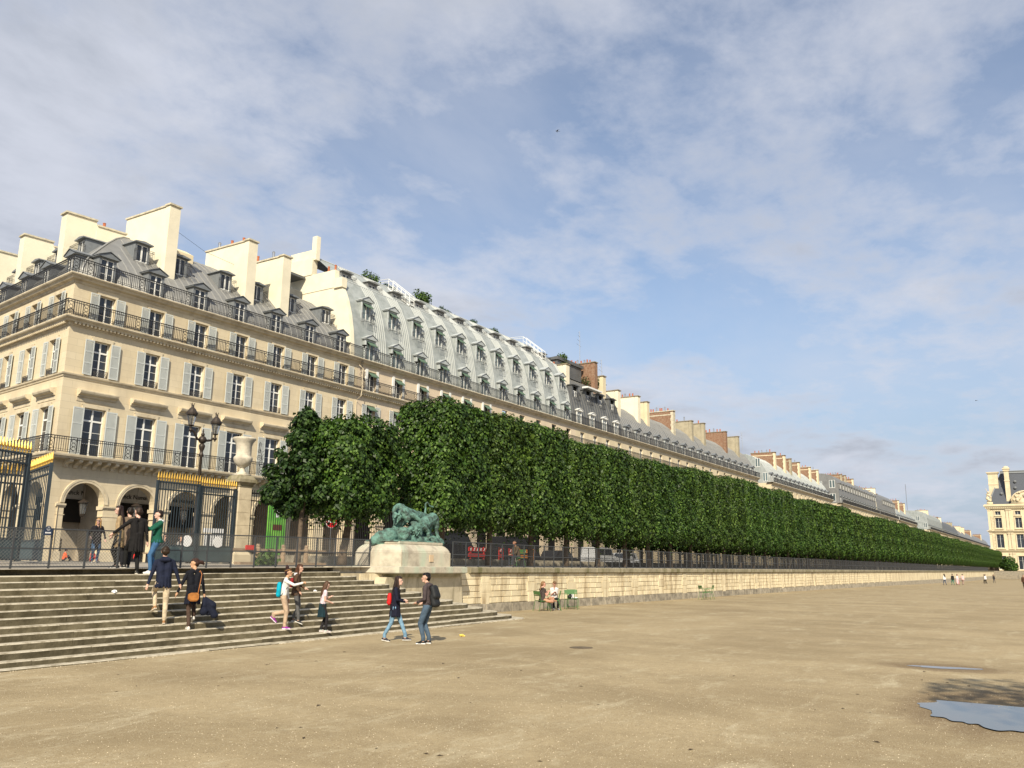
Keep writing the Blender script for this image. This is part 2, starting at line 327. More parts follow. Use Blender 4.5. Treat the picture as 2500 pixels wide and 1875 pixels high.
# ================================================================== staircase
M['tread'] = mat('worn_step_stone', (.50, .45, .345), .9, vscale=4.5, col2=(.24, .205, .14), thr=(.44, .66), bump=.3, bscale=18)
M['riser'] = mat('dark_riser_stone', (.150, .128, .080), .95, vscale=2.6, col2=(.070, .058, .032), thr=(.38, .62), bump=.5, bscale=16, obj_rand=.22)  # riser faces much darker than the treads, mottled by noise
st = thing('stone_staircase', 'wide weathered stone staircase with rounded right end below the terrace', 'staircase', (10, 17.5, 0))
XE = [29.0, 28.6, 28.05, 27.5, 26.95, 26.4, 25.85, 25.3, 24.75, 24.2, 23.4, 22.8, 22.3, 22.0]
Y0, TR, RI = 17.5, .29, .144
BL = T((-10, -17.5, 0))
def step_block(x0, x1, y0, y1, z0, z1, rr):
    b = MB(); e = .018; yo = rr.uniform(-.008, .008); zo = rr.uniform(-.004, .003); c0 = rr.uniform(.012, .03)
    vs = []
    for x in (x0, x1):
        gx = g(x); vs += [(x, y0 + yo, z0 + gx), (x, y0 + yo, z1 - c0 + zo + gx), (x, y0 + yo + e, z1 + zo + gx), (x, y1, z1 + zo + gx), (x, y1, z0 + gx)]
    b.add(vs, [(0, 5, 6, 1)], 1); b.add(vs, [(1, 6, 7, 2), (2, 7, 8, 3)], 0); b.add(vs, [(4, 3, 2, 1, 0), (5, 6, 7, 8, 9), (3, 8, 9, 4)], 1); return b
rr = random.Random(3)
for k in range(14):
    z1 = .03 + RI * k if k else .03; z1 = .03 if k == 0 else RI * k; z0 = -.2 if k < 2 else RI * (k - 2); yf = Y0 + TR * k; ye = yf + .62 if k < 13 else 22.1
    xe = XE[k]; ra = 1.0 if k < 10 else .45
    sp = bpy.data.objects.new('step', None); COL.objects.link(sp); sp.parent = st
    xr = xe - ra; x = -16.0
    cuts = [x]
    while x < xr - 1.2: x += rr.uniform(1.3, 2.3); cuts.append(min(x, xr))
    cuts[-1] = xr
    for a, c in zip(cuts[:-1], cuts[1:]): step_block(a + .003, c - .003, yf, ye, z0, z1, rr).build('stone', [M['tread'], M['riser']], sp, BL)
    pts = [(xr + .003, yf)] + [(xr + ra * math.sin(t), yf + ra * .85 * (1 - math.cos(t))) for t in [math.pi / 2 * i / 9 for i in range(1, 10)]] + [(xe, max(20.93, yf + .9)), (xr + .003, max(20.93, yf + .9))]
    b = MB(); n = len(pts); cx_ = xr; cy_ = max(20.93, yf + .9)
    def ins(p, d): v = Vector((cx_ - p[0], cy_ - p[1])); v = v.normalized() * d if v.length > d else v; return (p[0] + v.x, p[1] + v.y)
    top = [ins(p, .018) for p in pts]
    vs = [(p[0], p[1], z0 + g(p[0])) for p in pts] + [(p[0], p[1], z1 - .02 + g(p[0])) for p in pts] + [(p[0], p[1], z1 + g(p[0])) for p in top]
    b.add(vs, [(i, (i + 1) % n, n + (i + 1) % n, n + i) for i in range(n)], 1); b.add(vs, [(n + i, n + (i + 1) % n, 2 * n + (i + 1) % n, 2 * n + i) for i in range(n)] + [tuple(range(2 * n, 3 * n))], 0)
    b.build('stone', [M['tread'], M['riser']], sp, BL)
b = MB(); b.box(22.0, 23.5, 21.28, 22.2, 1.2, 1.862); b.build('landing_stone', [M['tread']], st, BL)
# ================================================================== retaining wall
def wall_mat(name, c1, c2, c3, obr):
    m = mat(name, c1, .92, .2, vscale=1.8, col2=c2, thr=(.42, .70), bump=.45, bscale=22, obj_rand=obr); t = m.node_tree; b = t.nodes['Principled BSDF']
    src = b.inputs['Base Color'].links[0].from_socket; gp = t.nodes.new('ShaderNodeNewGeometry'); mp = t.nodes.new('ShaderNodeMapping'); mp.inputs['Scale'].default_value = (1.5, 1, .22); t.links.new(gp.outputs['Position'], mp.inputs[0])
    n = t.nodes.new('ShaderNodeTexNoise'); n.inputs['Scale'].default_value = 1.3; n.inputs['Detail'].default_value = 7; n.inputs['Roughness'].default_value = .7; t.links.new(mp.outputs[0], n.inputs['Vector'])
    r = t.nodes.new('ShaderNodeMapRange'); r.inputs[1].default_value = .50; r.inputs[2].default_value = .66; r.inputs[4].default_value = .85; t.links.new(n.outputs[0], r.inputs[0])
    x = t.nodes.new('ShaderNodeMix'); x.data_type = 'RGBA'; t.links.new(r.outputs[0], x.inputs[0]); t.links.new(src, x.inputs[6]); x.inputs[7].default_value = (*c3, 1); t.links.new(x.outputs[2], b.inputs['Base Color']); return m
M['wallstone'] = wall_mat('wall_limestone', (.74, .645, .44), (.62, .52, .335), (.33, .24, .135), .10)
M['wallbase'] = mat('wall_base_stone', (.38, .335, .255), .95, var=.45, vscale=3, bump=.7, bscale=10, obj_rand=.15)
M['coping'] = wall_mat('coping_stone', (.33, .29, .20), (.19, .165, .095), (.13, .125, .05), .12)
M['joint'] = mat('mortar_joint', (.46, .39, .265), .95, var=.2, vscale=5)
wl = thing('retaining_wall', 'long pale limestone terrace wall running into the distance beside the sand', 'wall', (29, 20.95, 0))
WO = T((-29, -20.95, 0)); YW = 20.95; rr = random.Random(11)
b = MB(); b.box(22.2, 420, YW + .025, YW + .8, -1.0, 1.63); b.build('wall_core', M['joint'], wl, WO)
courses = [.38, .63, .88, 1.13, 1.38, 1.625]
quoins = [30.78 + 3.77 * k for k in range(60)]
rest = MB(); nst = 0; far_rest = MB()
for ci in range(5):
    z0, z1 = courses[ci], courses[ci + 1]; x = 23.0 + (.3 if ci % 2 else 0)
    while x < 130:
        w = rr.uniform(.42, .95); pr = rr.uniform(0, .016); bb = MB() if x < 62 else rest
        h = .008; bb.frus(x + .007, x + w - .007, -.02, .0, 0, 0, 0, 0, 0, 0) if False else None
        e = .012; xa, xb, za, zb = x + .008, x + w - .008, z0 + .007, z1 - .007
        vs = [(xa, YW + .03, za), (xb, YW + .03, za), (xb, YW + .03, zb), (xa, YW + .03, zb), (xa + e, YW - pr, za + e), (xb - e, YW - pr, za + e), (xb - e, YW - pr, zb - e), (xa + e, YW - pr, zb - e)]
        bb.add(vs, [(4, 5, 6, 7), (0, 1, 5, 4), (1, 2, 6, 5), (2, 3, 7, 6), (3, 0, 4, 7)])
        if x < 62: bb.build('stone', M['wallstone'], wl, WO); nst += 1
        x += w
stuff(rest.build('far_stones', M['wallstone'], wl, WO))
for qi, q in enumerate(quoins[:26]):
    off = .2 if qi else 0
    for (z0, z1, hw) in ((.30, .80, .30), (.82, 1.21, .43), (1.23, 1.62, .30)):
        b = MB(); e = .014; j = rr.uniform(-.03, .03); d = .012 + rr.uniform(0, .016); xa, xb = q - hw + j, q + hw + j
        vs = [(xa, YW + .01, z0), (xb, YW + .01, z0), (xb, YW + .01, z1), (xa, YW + .01, z1), (xa + .01, YW - d + .02, z0 + .008), (xb - .01, YW - d + .02, z0 + .008), (xb - .01, YW - d + .02, z1 - .008), (xa + .01, YW - d + .02, z1 - .008), (xa + e, YW - d, z0 + e), (xb - e, YW - d, z0 + e), (xb - e, YW - d, z1 - e), (xa + e, YW - d, z1 - e)]
        b.add(vs, [(8, 9, 10, 11)] + [(i, (i + 1) % 4, 4 + (i + 1) % 4, 4 + i) for i in range(4)] + [(4 + i, 4 + (i + 1) % 4, 8 + (i + 1) % 4, 8 + i) for i in range(4)]); b.build('quoin', M['wallstone'], wl, WO)
b = MB(); b.box(130, 420, YW - .01, YW + .1, -.6, 1.62); b.build('far_wall_face', M['wallstone'], wl, WO)
x = 25.0
while x < 75:
    w = rr.uniform(.6, 1.3); d = rr.uniform(.05, .11); h = rr.uniform(.33, .41); bb = MB(); z = gz(x) - .5
    bb.frus(x + .01, x + w - .01, YW - d - .03, YW + .1, z, x + .03, x + w - .03, YW - d, YW + .1, h); bb.build('base_stone', M['wallbase'], wl, WO); x += w
b = MB(); b.box(x, 420, YW - .07, YW + .1, -1.2, .33); b.build('far_base', M['wallbase'], wl, WO)
x = 29.55; k = 0; restc = MB()
while x < 400:
    w = rr.uniform(1.0, 1.5); bb = MB() if x < 150 else restc; j = rr.uniform(-.006, .006); e = .025
    prof = [(YW - .10 + j, 1.625), (YW - .13 + j, 1.66), (YW - .13 + j, 1.86 - e), (YW - .13 + e + j, 1.868), (YW + .42, 1.868), (YW + .42, 1.625)]
    bb.prism(prof, x + .004, x + w - .004, 'x')
    if x < 150: bb.build('coping_stone', M['coping'], wl, WO)
    x += w
stuff(restc.build('far_coping', M['coping'], wl, WO))
# ================================================================== pedestal base and plinth
pd = thing('statue_pedestal', 'chamfered cream stone pedestal under the green bronze lions', 'pedestal', (26.4, 21.9, 1.62))
PO = T((-26.4, -21.9, -1.62))
def octo(x0, x1, y0, y1, c): return [(x0 + c, y0), (x1 - c, y0), (x1, y0 + c), (x1, y1 - c), (x1 - c, y1), (x0 + c, y1), (x0, y1 - c), (x0, y0 + c)]
def loft(mb, rings, m=0, cap=True):
    n = len(rings[0][0]); vs = []
    for poly, z in rings: vs += [(p[0], p[1], z) for p in poly]
    fs = [(i * n + j, i * n + (j + 1) % n, (i + 1) * n + (j + 1) % n, (i + 1) * n + j) for i in range(len(rings) - 1) for j in range(n)]
    if cap: fs += [tuple(range((len(rings) - 1) * n, len(rings) * n)), tuple(range(n))[::-1]]
    return mb.add(vs, fs, m)
b = MB(); loft(b, [(octo(23.7, 29.2, 20.55, 23.5, .9), 1.5), (octo(23.66, 29.25, 20.5, 23.5, .9), 1.62)]); b.build('base_moulding', M['coping'], pd, PO)
b = MB(); loft(b, [(octo(23.45, 29.5, 20.36, 23.6, .95), 1.625), (octo(23.42, 29.53, 20.33, 23.6, .95), 1.66), (octo(23.42, 29.53, 20.33, 23.6, .95), 1.86), (octo(23.46, 29.5, 20.37, 23.6, .95), 1.878)]); b.build('base_slab', M['pedestal_g'], pd, PO)
b = MB()
A = (24.38, 28.5, 20.72, 23.0); rings = []
for (i, z, c) in ((0, 1.878, .55), (0, 2.40, .55), (.03, 2.42, .55), (.03, 2.45, .55), (.05, 2.49, .54), (.10, 2.56, .52), (.18, 2.64, .5), (.27, 2.69, .48), (.28, 2.70, .48), (.26, 2.71, .48), (.26, 2.80, .48)):
    rings.append((octo(A[0] + i, A[1] - i, A[2] + i, A[3] - i, c), z))
loft(b, rings); b.build('plinth', M['pedestal_g'], pd, PO)
b = MB()
for xx in (24.95, 27.9): b.box(xx - .006, xx + .006, 20.716, 20.73, 1.88, 2.40)
b.build('panel_joint', M['joint'], pd, PO)
b = MB(); b.box(26.6, 26.83, 20.69, 20.73, 2.06, 2.32); b.build('plaque', mat('small_plaque', (.56, .42, .27), .7), pd, PO)
# rough rubble face below the pedestal slab
b = MB(); loft(b, [(octo(23.2, 29.6, 20.75, 23.3, .7), -.3), (octo(23.2, 29.5, 20.72, 23.3, .7), .9), (octo(23.4, 29.35, 20.66, 23.3, .7), 1.5)]); b.build('foot_wall', wall_mat('patched_render', (.56, .49, .345), (.42, .36, .25), (.22, .19, .12), 0), pd, PO)
# ================================================================== chain-link fences
def panel_mesh(w, h, sp, th, name, wm):
    b = MB()
    for s in (1, -1):
        c = -h
        while c < w:
            # line x = c + t, z = t (s=1) ; mirrored for s=-1
            t0, t1 = max(0, -c), min(h, w - c)
            if t1 > t0:
                p, q = (c + t0, t0), (c + t1, t1)
                if s < 0: p, q = (w - p[0], p[1]), (w - q[0], q[1])
                d = Vector((q[0] - p[0], 0, q[1] - p[1])).normalized(); nn = Vector((-d.z, 0, d.x)) * th; yy = Vector((0, th, 0)); P, Q = Vector((p[0], 0, p[1])), Vector((q[0], 0, q[1]))
                b.add([P + nn, P - nn * .5 + yy, P - nn * .5 - yy, Q + nn, Q - nn * .5 + yy, Q - nn * .5 - yy], [(0, 1, 4, 3), (1, 2, 5, 4), (2, 0, 3, 5)])
            c += sp
    return b.mesh(name, wm)
post_me = MB().box(-.02, .02, -.02, .02, 0, 1.0).mesh('post', M['fence'])
def fence(name, label, x0, x1, y, zf, sp, h, near=999, mid=.50, loc=None):
    t = thing(name, label, 'fence', (x0, y, zf(x0))); n = round((x1 - x0) / sp); sp = (x1 - x0) / n
    pm = panel_mesh(sp - .04, h - .08, .088, .0032 if x0 < 20 else .0021, 'mesh_panel', M['wire' if x0 < 20 else 'wire_d']); pm2 = panel_mesh(sp - .04, h - .08, .10, .0036, 'mesh_panel', M['wire_d'])
    for i in range(n + 1):
        x = x0 + sp * i; o = link('post', post_me, t, T((x - x0, 0, zf(x) - zf(x0))) @ Matrix.Diagonal((1, 1, h + .02, 1)))
        if i < n and x < near:
            sh = Matrix.Identity(4); sh[2][0] = (zf(x + sp) - zf(x)) / sp
            link('mesh_panel', pm if x < 48 else pm2, t, T((x - x0 + .02, 0, zf(x) - zf(x0) + .06)) @ sh)
    for zr in (.05, mid, h):
        b = MB(); d = zf(x1) - zf(x0); r = .017
        for (dy, dz) in ((0, 0),):
            vs = [(a, yy, zr + k + zz) for a, k in ((0, 0), (x1 - x0, d)) for yy, zz in ((-r, -r), (r, -r), (r, r), (-r, r))]
            b.add(vs, [(0, 1, 2, 3), (7, 6, 5, 4), (0, 4, 5, 1), (1, 5, 6, 2), (2, 6, 7, 3), (3, 7, 4, 0)])
        b.build('rail', M['fence'], t)
    return t
fence('chain_link_fence', 'grey steel chain-link fence on top of the long terrace wall', 28.75, 300.1, 21.2, lambda x: 1.868, .92, 1.01, near=302)
f1 = fence('chain_link_fence', 'chain-link fence at the head of the steps, left of the gap where people stand', 2.0, 14.25, 21.75, lambda x: tz(x, 21.75), .97, .99)
f2 = fence('chain_link_fence', 'chain-link fence at the head of the steps, between the gap and the pedestal', 15.35, 24.35, 21.75, lambda x: tz(x, 21.75), .93, .98)
# curved stay at the pedestal end of the second fence
b = MB(); b.tube([(9.0, 0, .95), (9.12, 0, .93), (9.16, 0, .86), (9.12, 0, .78), (8.9, -.02, .5), (8.45, -.02, .05)], .013, 5); b.build('stay', M['fence'], f2)
# small blue arched notice on the left fence
sg = thing('arched_notice', 'small dark blue arched notice plate fixed to the left fence', 'sign', (12.22, 21.70, tz(12.2, 21.7) + .9))
b = MB(); poly = [(-.11, -.07), (.11, -.07), (.11, .09), (.075, .09)] + [(.075 * math.cos(t), .09 + .075 * math.sin(t)) for t in [math.pi * i / 8 for i in range(1, 8)]] + [(-.075, .09), (-.11, .09)]
b.prism(poly, -.012, .0, 'y'); b.build('plate', mat('navy_enamel', (.02, .035, .07), .35), sg)
b = MB()
for (w, z, h) in ((.025, .125, .012), (.05, .075, .012), (.03, .045, .008), (.075, -.025, .034)):
    k = 5
    for i in range(k): b.box(-w + 2 * w * i / k, -w + 2 * w * (i + .72) / k, -.0155, -.013, z, z + h)
b.build('print', M['signwhite'], sg)
# ================================================================== building kit
BAY = 3.43; YF = 48.0; ZB = 1.86
BO = T((0, 0, -ZB))
def window_mesh(w, h, cols, rows, name, transom=None, pane='pane'):
    """frame mesh, list of pane boxes; origin at the bottom centre, facing -y"""
    b = MB(); s = .055; b.box(-w / 2, -w / 2 + s, 0, .07, 0, h); b.box(w / 2 - s, w / 2, 0, .07, 0, h); b.box(-w / 2 + s, w / 2 - s, 0, .07, h - s, h); b.box(-w / 2 + s, w / 2 - s, 0, .07, 0, .09)
    b.box(-.05, .05, -.012, .06, .09, h - s)
    tr = transom if transom else None
    if tr: b.box(-w / 2 + s, -.05, -.02, .06, tr - .05, tr + .05); b.box(.05, w / 2 - s, -.02, .06, tr - .05, tr + .05)
    zs = [.09] + [r for r in rows] + [h - s]; panes = []
    for a, c in zip(zs[:-1], zs[1:]):
        for sx in (-1, 1):
            xa, xb = (-w / 2 + s, -.05) if sx < 0 else (.05, w / 2 - s); panes.append((xa, xb, a + .012, c - .012))
    for r in rows:
        if tr and abs(r - tr) < .02: continue
        for xa, xb in ((-w / 2 + s, -.05), (.05, w / 2 - s)): b.box(xa, xb, .012, .05, r - .012, r + .012)
    fm = b.mesh(name, M['white'])
    pms = []
    cache = {}
    for (xa, xb, za, zb) in panes:
        key = (round(xb - xa, 3), round(zb - za, 3))
        if key not in cache: q = MB(); q.box(0, xb - xa, .030, .036, 0, zb - za); cache[key] = q.mesh('pane', M[pane])
        pms.append((cache[key], xa, za))
    q = MB(); q.box(-w / 2 + s, w / 2 - s, .030, .036, .09, h - s); whole = q.mesh('pane', M[pane])
    return fm, pms, whole
W1 = window_mesh(1.34, 2.87, 2, [.78, 1.46, 2.14], 'window', 2.14)
W2 = window_mesh(1.04, 2.17, 2, [.55, 1.04, 1.53], 'window', 1.53)
W3 = window_mesh(1.04, 1.72, 2, [.58, 1.13], 'window')
WD = window_mesh(.86, 1.55, 2, [.62, 1.08], 'window')
WU = window_mesh(.84, 1.22, 2, [], 'window', None, 'pane')
WM = window_mesh(.95, 1.75, 2, [], 'window', None, 'pane_l')
def window(parent, Mx, W, detail=1, name='window'):
    o = link(name, W[0], parent, Mx)
    if detail == 2:
        for me, xa, za in W[1]: link('pane', me, o, T((xa, 0, za)))
    else: link('pane', W[2], o)
    return o
def shutter_mesh(w, h, rails):
    b = MB(); s = .055; b.box(0, s, 0, .045, 0, h); b.box(w - s, w, 0, .045, 0, h)
    for r in rails: b.box(s, w - s, 0, .045, max(0, r - .04), min(h, r + .04))
    zs = sorted(rails); pit = .058
    for a, c in zip(zs[:-1], zs[1:]):
        z = a + .06
        while z < c - .06:
            b.add([(s, .004, z), (w - s, .004, z), (w - s, .036, z + .05), (s, .036, z + .05), (s, .012, z - .004), (w - s, .012, z - .004), (w - s, .044, z + .046), (s, .044, z + .046)], [(0, 1, 2, 3), (7, 6, 5, 4), (0, 4, 5, 1), (3, 2, 6, 7)]); z += pit
    return b.mesh('shutter', M['shutter'])
SH1 = shutter_mesh(.68, 2.80, [.04, .95, 1.86, 2.76]); SH2 = shutter_mesh(.58, 2.12, [.04, .72, 1.40, 2.08]); SH3 = shutter_mesh(.58, 1.70, [.04, .85, 1.66])
def shutters(parent, Mx, me, hw, w):
    for sx in (-1, 1):
        x = -hw - w - .03 if sx < 0 else hw + .03
        a = R(random.uniform(1, 5)); P = Mx @ (T((hw + .03, -.02, 0)) @ RZ(-a) if sx > 0 else T((-hw - .03, -.02, 0)) @ RZ(a) @ T((-w, 0, 0)))
        link('shutter', me, parent, P @ T((0, -.045, 0)))
def arch_wall(b, u0, u1, uc, hole=1.2, zs=5.15, ztop=7.40, y0=0.0, depth=.55, zb=ZB):
    """one bay of the arcade: piers, arch and soffit"""
    def q(*p, m=0): b.quad(*p, m)
    L_, R_ = uc - hole, uc + hole
    b.quad((u0, y0, zb), (L_, y0, zb), (L_, y0, zs), (u0, y0, zs)); b.quad((R_, y0, zb), (u1, y0, zb), (u1, y0, zs), (R_, y0, zs))
    b.quad((L_, y0, zb), (L_, y0 + depth, zb), (L_, y0 + depth, zs), (L_, y0, zs)); b.quad((R_, y0 + depth, zb), (R_, y0, zb), (R_, y0, zs), (R_, y0 + depth, zs))
    b.quad((L_, y0 + depth, zb), (u0, y0 + depth, zb), (u0, y0 + depth, zs), (L_, y0 + depth, zs)); b.quad((u1, y0 + depth, zb), (R_, y0 + depth, zb), (R_, y0 + depth, zs), (u1, y0 + depth, zs))
    n = 18; pts = [(uc - hole * math.cos(math.pi * i / n), zs + hole * math.sin(math.pi * i / n)) for i in range(n + 1)]
    b.quad((u0, y0, zs), (L_, y0, zs), (L_, y0, ztop), (u0, y0, ztop)); b.quad((R_, y0, zs), (u1, y0, zs), (u1, y0, ztop), (R_, y0, ztop))
    for p, s in zip(pts[:-1], pts[1:]):
        b.quad((p[0], y0, p[1]), (s[0], y0, s[1]), (s[0], y0, ztop), (p[0], y0, ztop)); b.quad((p[0], y0, p[1]), (p[0], y0 + depth, p[1]), (s[0], y0 + depth, s[1]), (s[0], y0, s[1]))
    b.quad((u1, y0 + depth, zs), (u0, y0 + depth, zs), (u0, y0 + depth, ztop), (u1, y0 + depth, ztop)) if False else None
def hole_wall(b, u0, u1, z0, z1, uc, hw, za, zb, y0=0.0, d=.30):
    b.quad((u0, y0, z0), (uc - hw, y0, z0), (uc - hw, y0, z1), (u0, y0, z1)); b.quad((uc + hw, y0, z0), (u1, y0, z0), (u1, y0, z1), (uc + hw, y0, z1))
    b.quad((uc - hw, y0, z0), (uc + hw, y0, z0), (uc + hw, y0, za), (uc - hw, y0, za)); b.quad((uc - hw, y0, zb), (uc + hw, y0, zb), (uc + hw, y0, z1), (uc - hw, y0, z1))
    b.quad((uc - hw, y0, za), (uc - hw, y0 + d, za), (uc - hw, y0 + d, zb), (uc - hw, y0, zb)); b.quad((uc + hw, y0 + d, za), (uc + hw, y0, za), (uc + hw, y0, zb), (uc + hw, y0 + d, zb))
    b.quad((uc - hw, y0, zb), (uc - hw, y0 + d, zb), (uc + hw, y0 + d, zb), (uc + hw, y0, zb)); b.quad((uc - hw, y0, za), (uc + hw, y0, za), (uc + hw, y0 + d, za), (uc - hw, y0 + d, za))
ZF = dict(f1=(7.40, 12.45, .67, 7.86, 10.73), f2=(12.45, 15.55, .52, 12.64, 14.81), f3=(15.55, 18.3, .52, 15.94, 17.66))
def bay_wall(b, u0, u1, uc, plain=False):
    arch_wall(b, u0, u1, uc)
    for k in ('f1', 'f2', 'f3'):
        z0, z1, hw, za, zb = ZF[k]
        if plain and k != 'f3': b.quad((u0, 0, z0), (u1, 0, z0), (u1, 0, z1), (u0, 0, z1))
        else: hole_wall(b, u0, u1, z0, z1, uc, hw, za, zb)
def trim_meshes():
    out = []
    b = MB(); n = 18; zs = 5.15; prof = [(1.205, .0), (1.205, -.03), (1.33, -.035), (1.335, -.055), (1.46, -.06), (1.47, .0)]
    vs = []; fs = []
    for i in range(n + 1):
        a = math.pi * i / n
        for (r_, y) in prof: vs.append((-r_ * math.cos(a), y, zs + r_ * math.sin(a)))
    k = len(prof)
    for i in range(n):
        for j in range(k - 1): fs.append((i * k + j, (i + 1) * k + j, (i + 1) * k + j + 1, i * k + j + 1))
    b.add(vs, fs); out.append(('archivolt', b.mesh('archivolt', M['trim'])))
    for s in (-1, 1):
        b = MB(); xa, xb = (-1.712, -1.13) if s < 0 else (1.13, 1.712)
        b.prism([(.60, 4.86), (-.02, 4.86), (-.06, 4.92), (-.06, 4.97), (-.10, 4.98), (-.10, 5.08), (.62, 5.08)], xa, xb, 'x'); out.append(('impost', b.mesh('impost', M['trim'])))
        b = MB(); b.box(xa, xb, -.02, .57, 4.44, 4.48); out.append(('pier_band', b.mesh('pier_band', M['trim'])))
        b = MB(); b.box(xa, xb, -.05, .6, ZB - .05, ZB + .55); out.append(('pier_base', b.mesh('pier_base', M['trim'])))
    for (hw, za, zb) in ((.67, 7.86, 10.73), (.52, 12.64, 14.81), (.52, 15.94, 17.66)):
        t = .15; b = MB(); b.prism([(-hw - t, za), (-hw - .002, za), (-hw - .002, zb + .002), (hw + .002, zb + .002), (hw + .002, za), (hw + t, za), (hw + t, zb + t), (hw + t + .05, zb + t), (hw + t + .05, zb + t + .06), (-hw - t - .05, zb + t + .06), (-hw - t - .05, zb + t), (-hw - t, zb + t)], -.05, .03, 'y'); out.append(('window_surround', b.mesh('window_surround', M['trim'])))
    b = MB(); b.box(-.75, .75, -.06, .25, 12.58, 12.636); out.append(('sill', b.mesh('sill', M['trim'])))
    prof = [(0, 11.06), (-.03, 11.06), (-.03, 11.30), (-.12, 11.32), (-.14, 11.40), (-.30, 11.46), (-.36, 11.52), (-.40, 11.62), (-.40, 11.68), (0, 11.78)]
    b = MB(); b.prism(prof, -1.22, 1.22, 'x'); out.append(('window_hood', b.mesh('window_hood', M['trim'])))
    return out
TRIMS = trim_meshes()
def add_trim(par, Mx):
    for nm, me in TRIMS: link(nm, me, par, Mx)
def corbel_mesh():
    b = MB(); b.prism([(0, 7.15), (-.08, 7.13), (-.14, 7.2), (-.14, 7.28), (-.3, 7.36), (-.5, 7.40), (-.62, 7.42), (-.66, 7.48), (-.66, 7.58), (0, 7.58)], -.11, .11, 'x'); return b.mesh('corbel', M['trim'])
CORBEL = corbel_mesh()
def railing_mesh(n_b, length, orn=True, h=.95):
    b = MB()
    def bar(x0, x1, z0, z1, t=.011): b.box(x0, x1, -t, t, z0, z1)
    bar(0, length, h - .045, h, .03); bar(0, length, h - .17, h - .14, .015); bar(0, length, .08, .11, .015); bar(0, length, .20, .215) if n_b > 10 else None
    x0 = .40 if orn else 0
    k = int((length - x0) / .125)
    for i in range(k + 1):
        x = x0 + (length - x0) * i / k; bar(x - .011, x + .011, .1, h - .03, .011)
    if orn:
        for x in (.0, .36): bar(x, x + .022, 0, h, .012)
        w = .165; cx = .19
        for cz in (.28, .72):
            pts = [(cx - w, 0, cz), (cx, 0, cz + .12), (cx + w, 0, cz), (cx, 0, cz - .12), (cx - w, 0, cz)]; b.tube(pts, .018, 4)
        b.tube([(cx + .11 * math.cos(t), 0, .5 + .11 * math.sin(t)) for t in [2 * math.pi * i / 12 for i in range(13)]], .017, 4)
        for zz_ in (.145, .855): b.tube([(cx + .05 * math.cos(t), 0, zz_ + .05 * math.sin(t)) for t in [2 * math.pi * i / 8 for i in range(9)]], .009, 4)
    return b.mesh('railing', M['iron'])
RAIL = railing_mesh(12, BAY)
def sill_rail():
    b = MB(); b.box(-.5, .5, -.015, .015, .36, .39); b.box(-.5, .5, -.01, .01, 0, .02)
    for i in range(6):
        x = -.42 + .168 * i; b.tube([(x + .07 * math.cos(t), 0, .19 + .13 * math.sin(t)) for t in [2 * math.pi * j / 10 for j in range(11)]], .013, 4)
        b.tube([(x - .07, 0, .05), (x + .07, 0, .33)], .01, 4); b.tube([(x + .07, 0, .05), (x - .07, 0, .33)], .01, 4)
    for x in (-.5, .5): b.box(x - .012, x + .012, -.012, .012, 0, .4)
    return b.mesh('sill_railing', M['iron'])
SILLR = sill_rail()
P_SLAB1 = [(0, 7.40), (.06, 7.42), (.06, 7.585), (.74, 7.59), (.78, 7.66), (.84, 7.70), (.86, 7.78), (.86, 7.84), (0, 7.845)]
P_STR = [(0, 12.34), (.05, 12.36), (.07, 12.44), (.14, 12.50), (.16, 12.58), (0, 12.60)]
P_SLAB2 = [(0, 15.40), (.05, 15.42), (.08, 15.50), (.09, 15.60), (.30, 15.62), (.34, 15.70), (.46, 15.76), (.50, 15.82), (.50, 15.90), (0, 15.905)]
P_CORN = [(0, 18.02), (.05, 18.04), (.10, 18.16), (.28, 18.22), (.34, 18.32), (.44, 18.38), (.48, 18.44), (.48, 18.50), (-.9, 18.505)]
def dormer_mesh(w, h, gable, back, m1='lead', m2='lead', fw=.86, fh=1.55):
    """origin: bottom centre of the front face; window hole filled by a window object"""
    b = MB(); hw = w / 2; hh = fw / 2
    b.box(-hw, -hh, 0, .12, 0, h); b.box(hh, hw, 0, .12, 0, h); b.box(-hh, hh, 0, .12, fh + .05, h)
    b.quad((-hw, .12, 0), (-hw, .12, h), (-hw, back, h), (-hw, back, 0), 1); b.quad((hw, .12, 0), (hw, back, 0), (hw, back, h), (hw, .12, h), 1)
    e = .14
    if gable:
        b.prism([(-hw - e, h), (hw + e, h), (hw + e, h + .06), (0, h + gable), (-hw - e, h + .06)], -.16, back, 'y', 0)
        b.prism([(-hw - e - .04, h + .062), (0, h + gable + .045), (hw + e + .04, h + .062), (hw + e + .04, h + .10), (0, h + gable + .085), (-hw - e - .04, h + .10)], -.22, back, 'y', 0)
    else:
        b.prism([(-hw - e, h), (hw + e, h), (hw + e - .02, h + .07), (.0, h + .17), (-hw - e + .02, h + .07)], -.22, back, 'y', 0)
    return b.mesh('dormer', [M[m1], M[m2]])
D_LOW = dormer_mesh(1.16, 1.68, .36, 1.4)
D_UP = dormer_mesh(1.10, 1.34, 0, 2.2, 'lead', 'lead', .84, 1.22)
D_ML = dormer_mesh(1.2, 1.95, .40, 1.0, 'lead_l', 'zinc_l', .95, 1.75)
D_MM = dormer_mesh(1.2, 1.95, .40, 1.3, 'lead_l', 'zinc_l', .95, 1.75)
D_MU = dormer_mesh(1.25, 1.45, 0, 1.6, 'zinc', 'zinc', .84, 1.22)
D_FAR = dormer_mesh(1.16, 1.68, .34, 1.4, 'lead', 'lead_l')
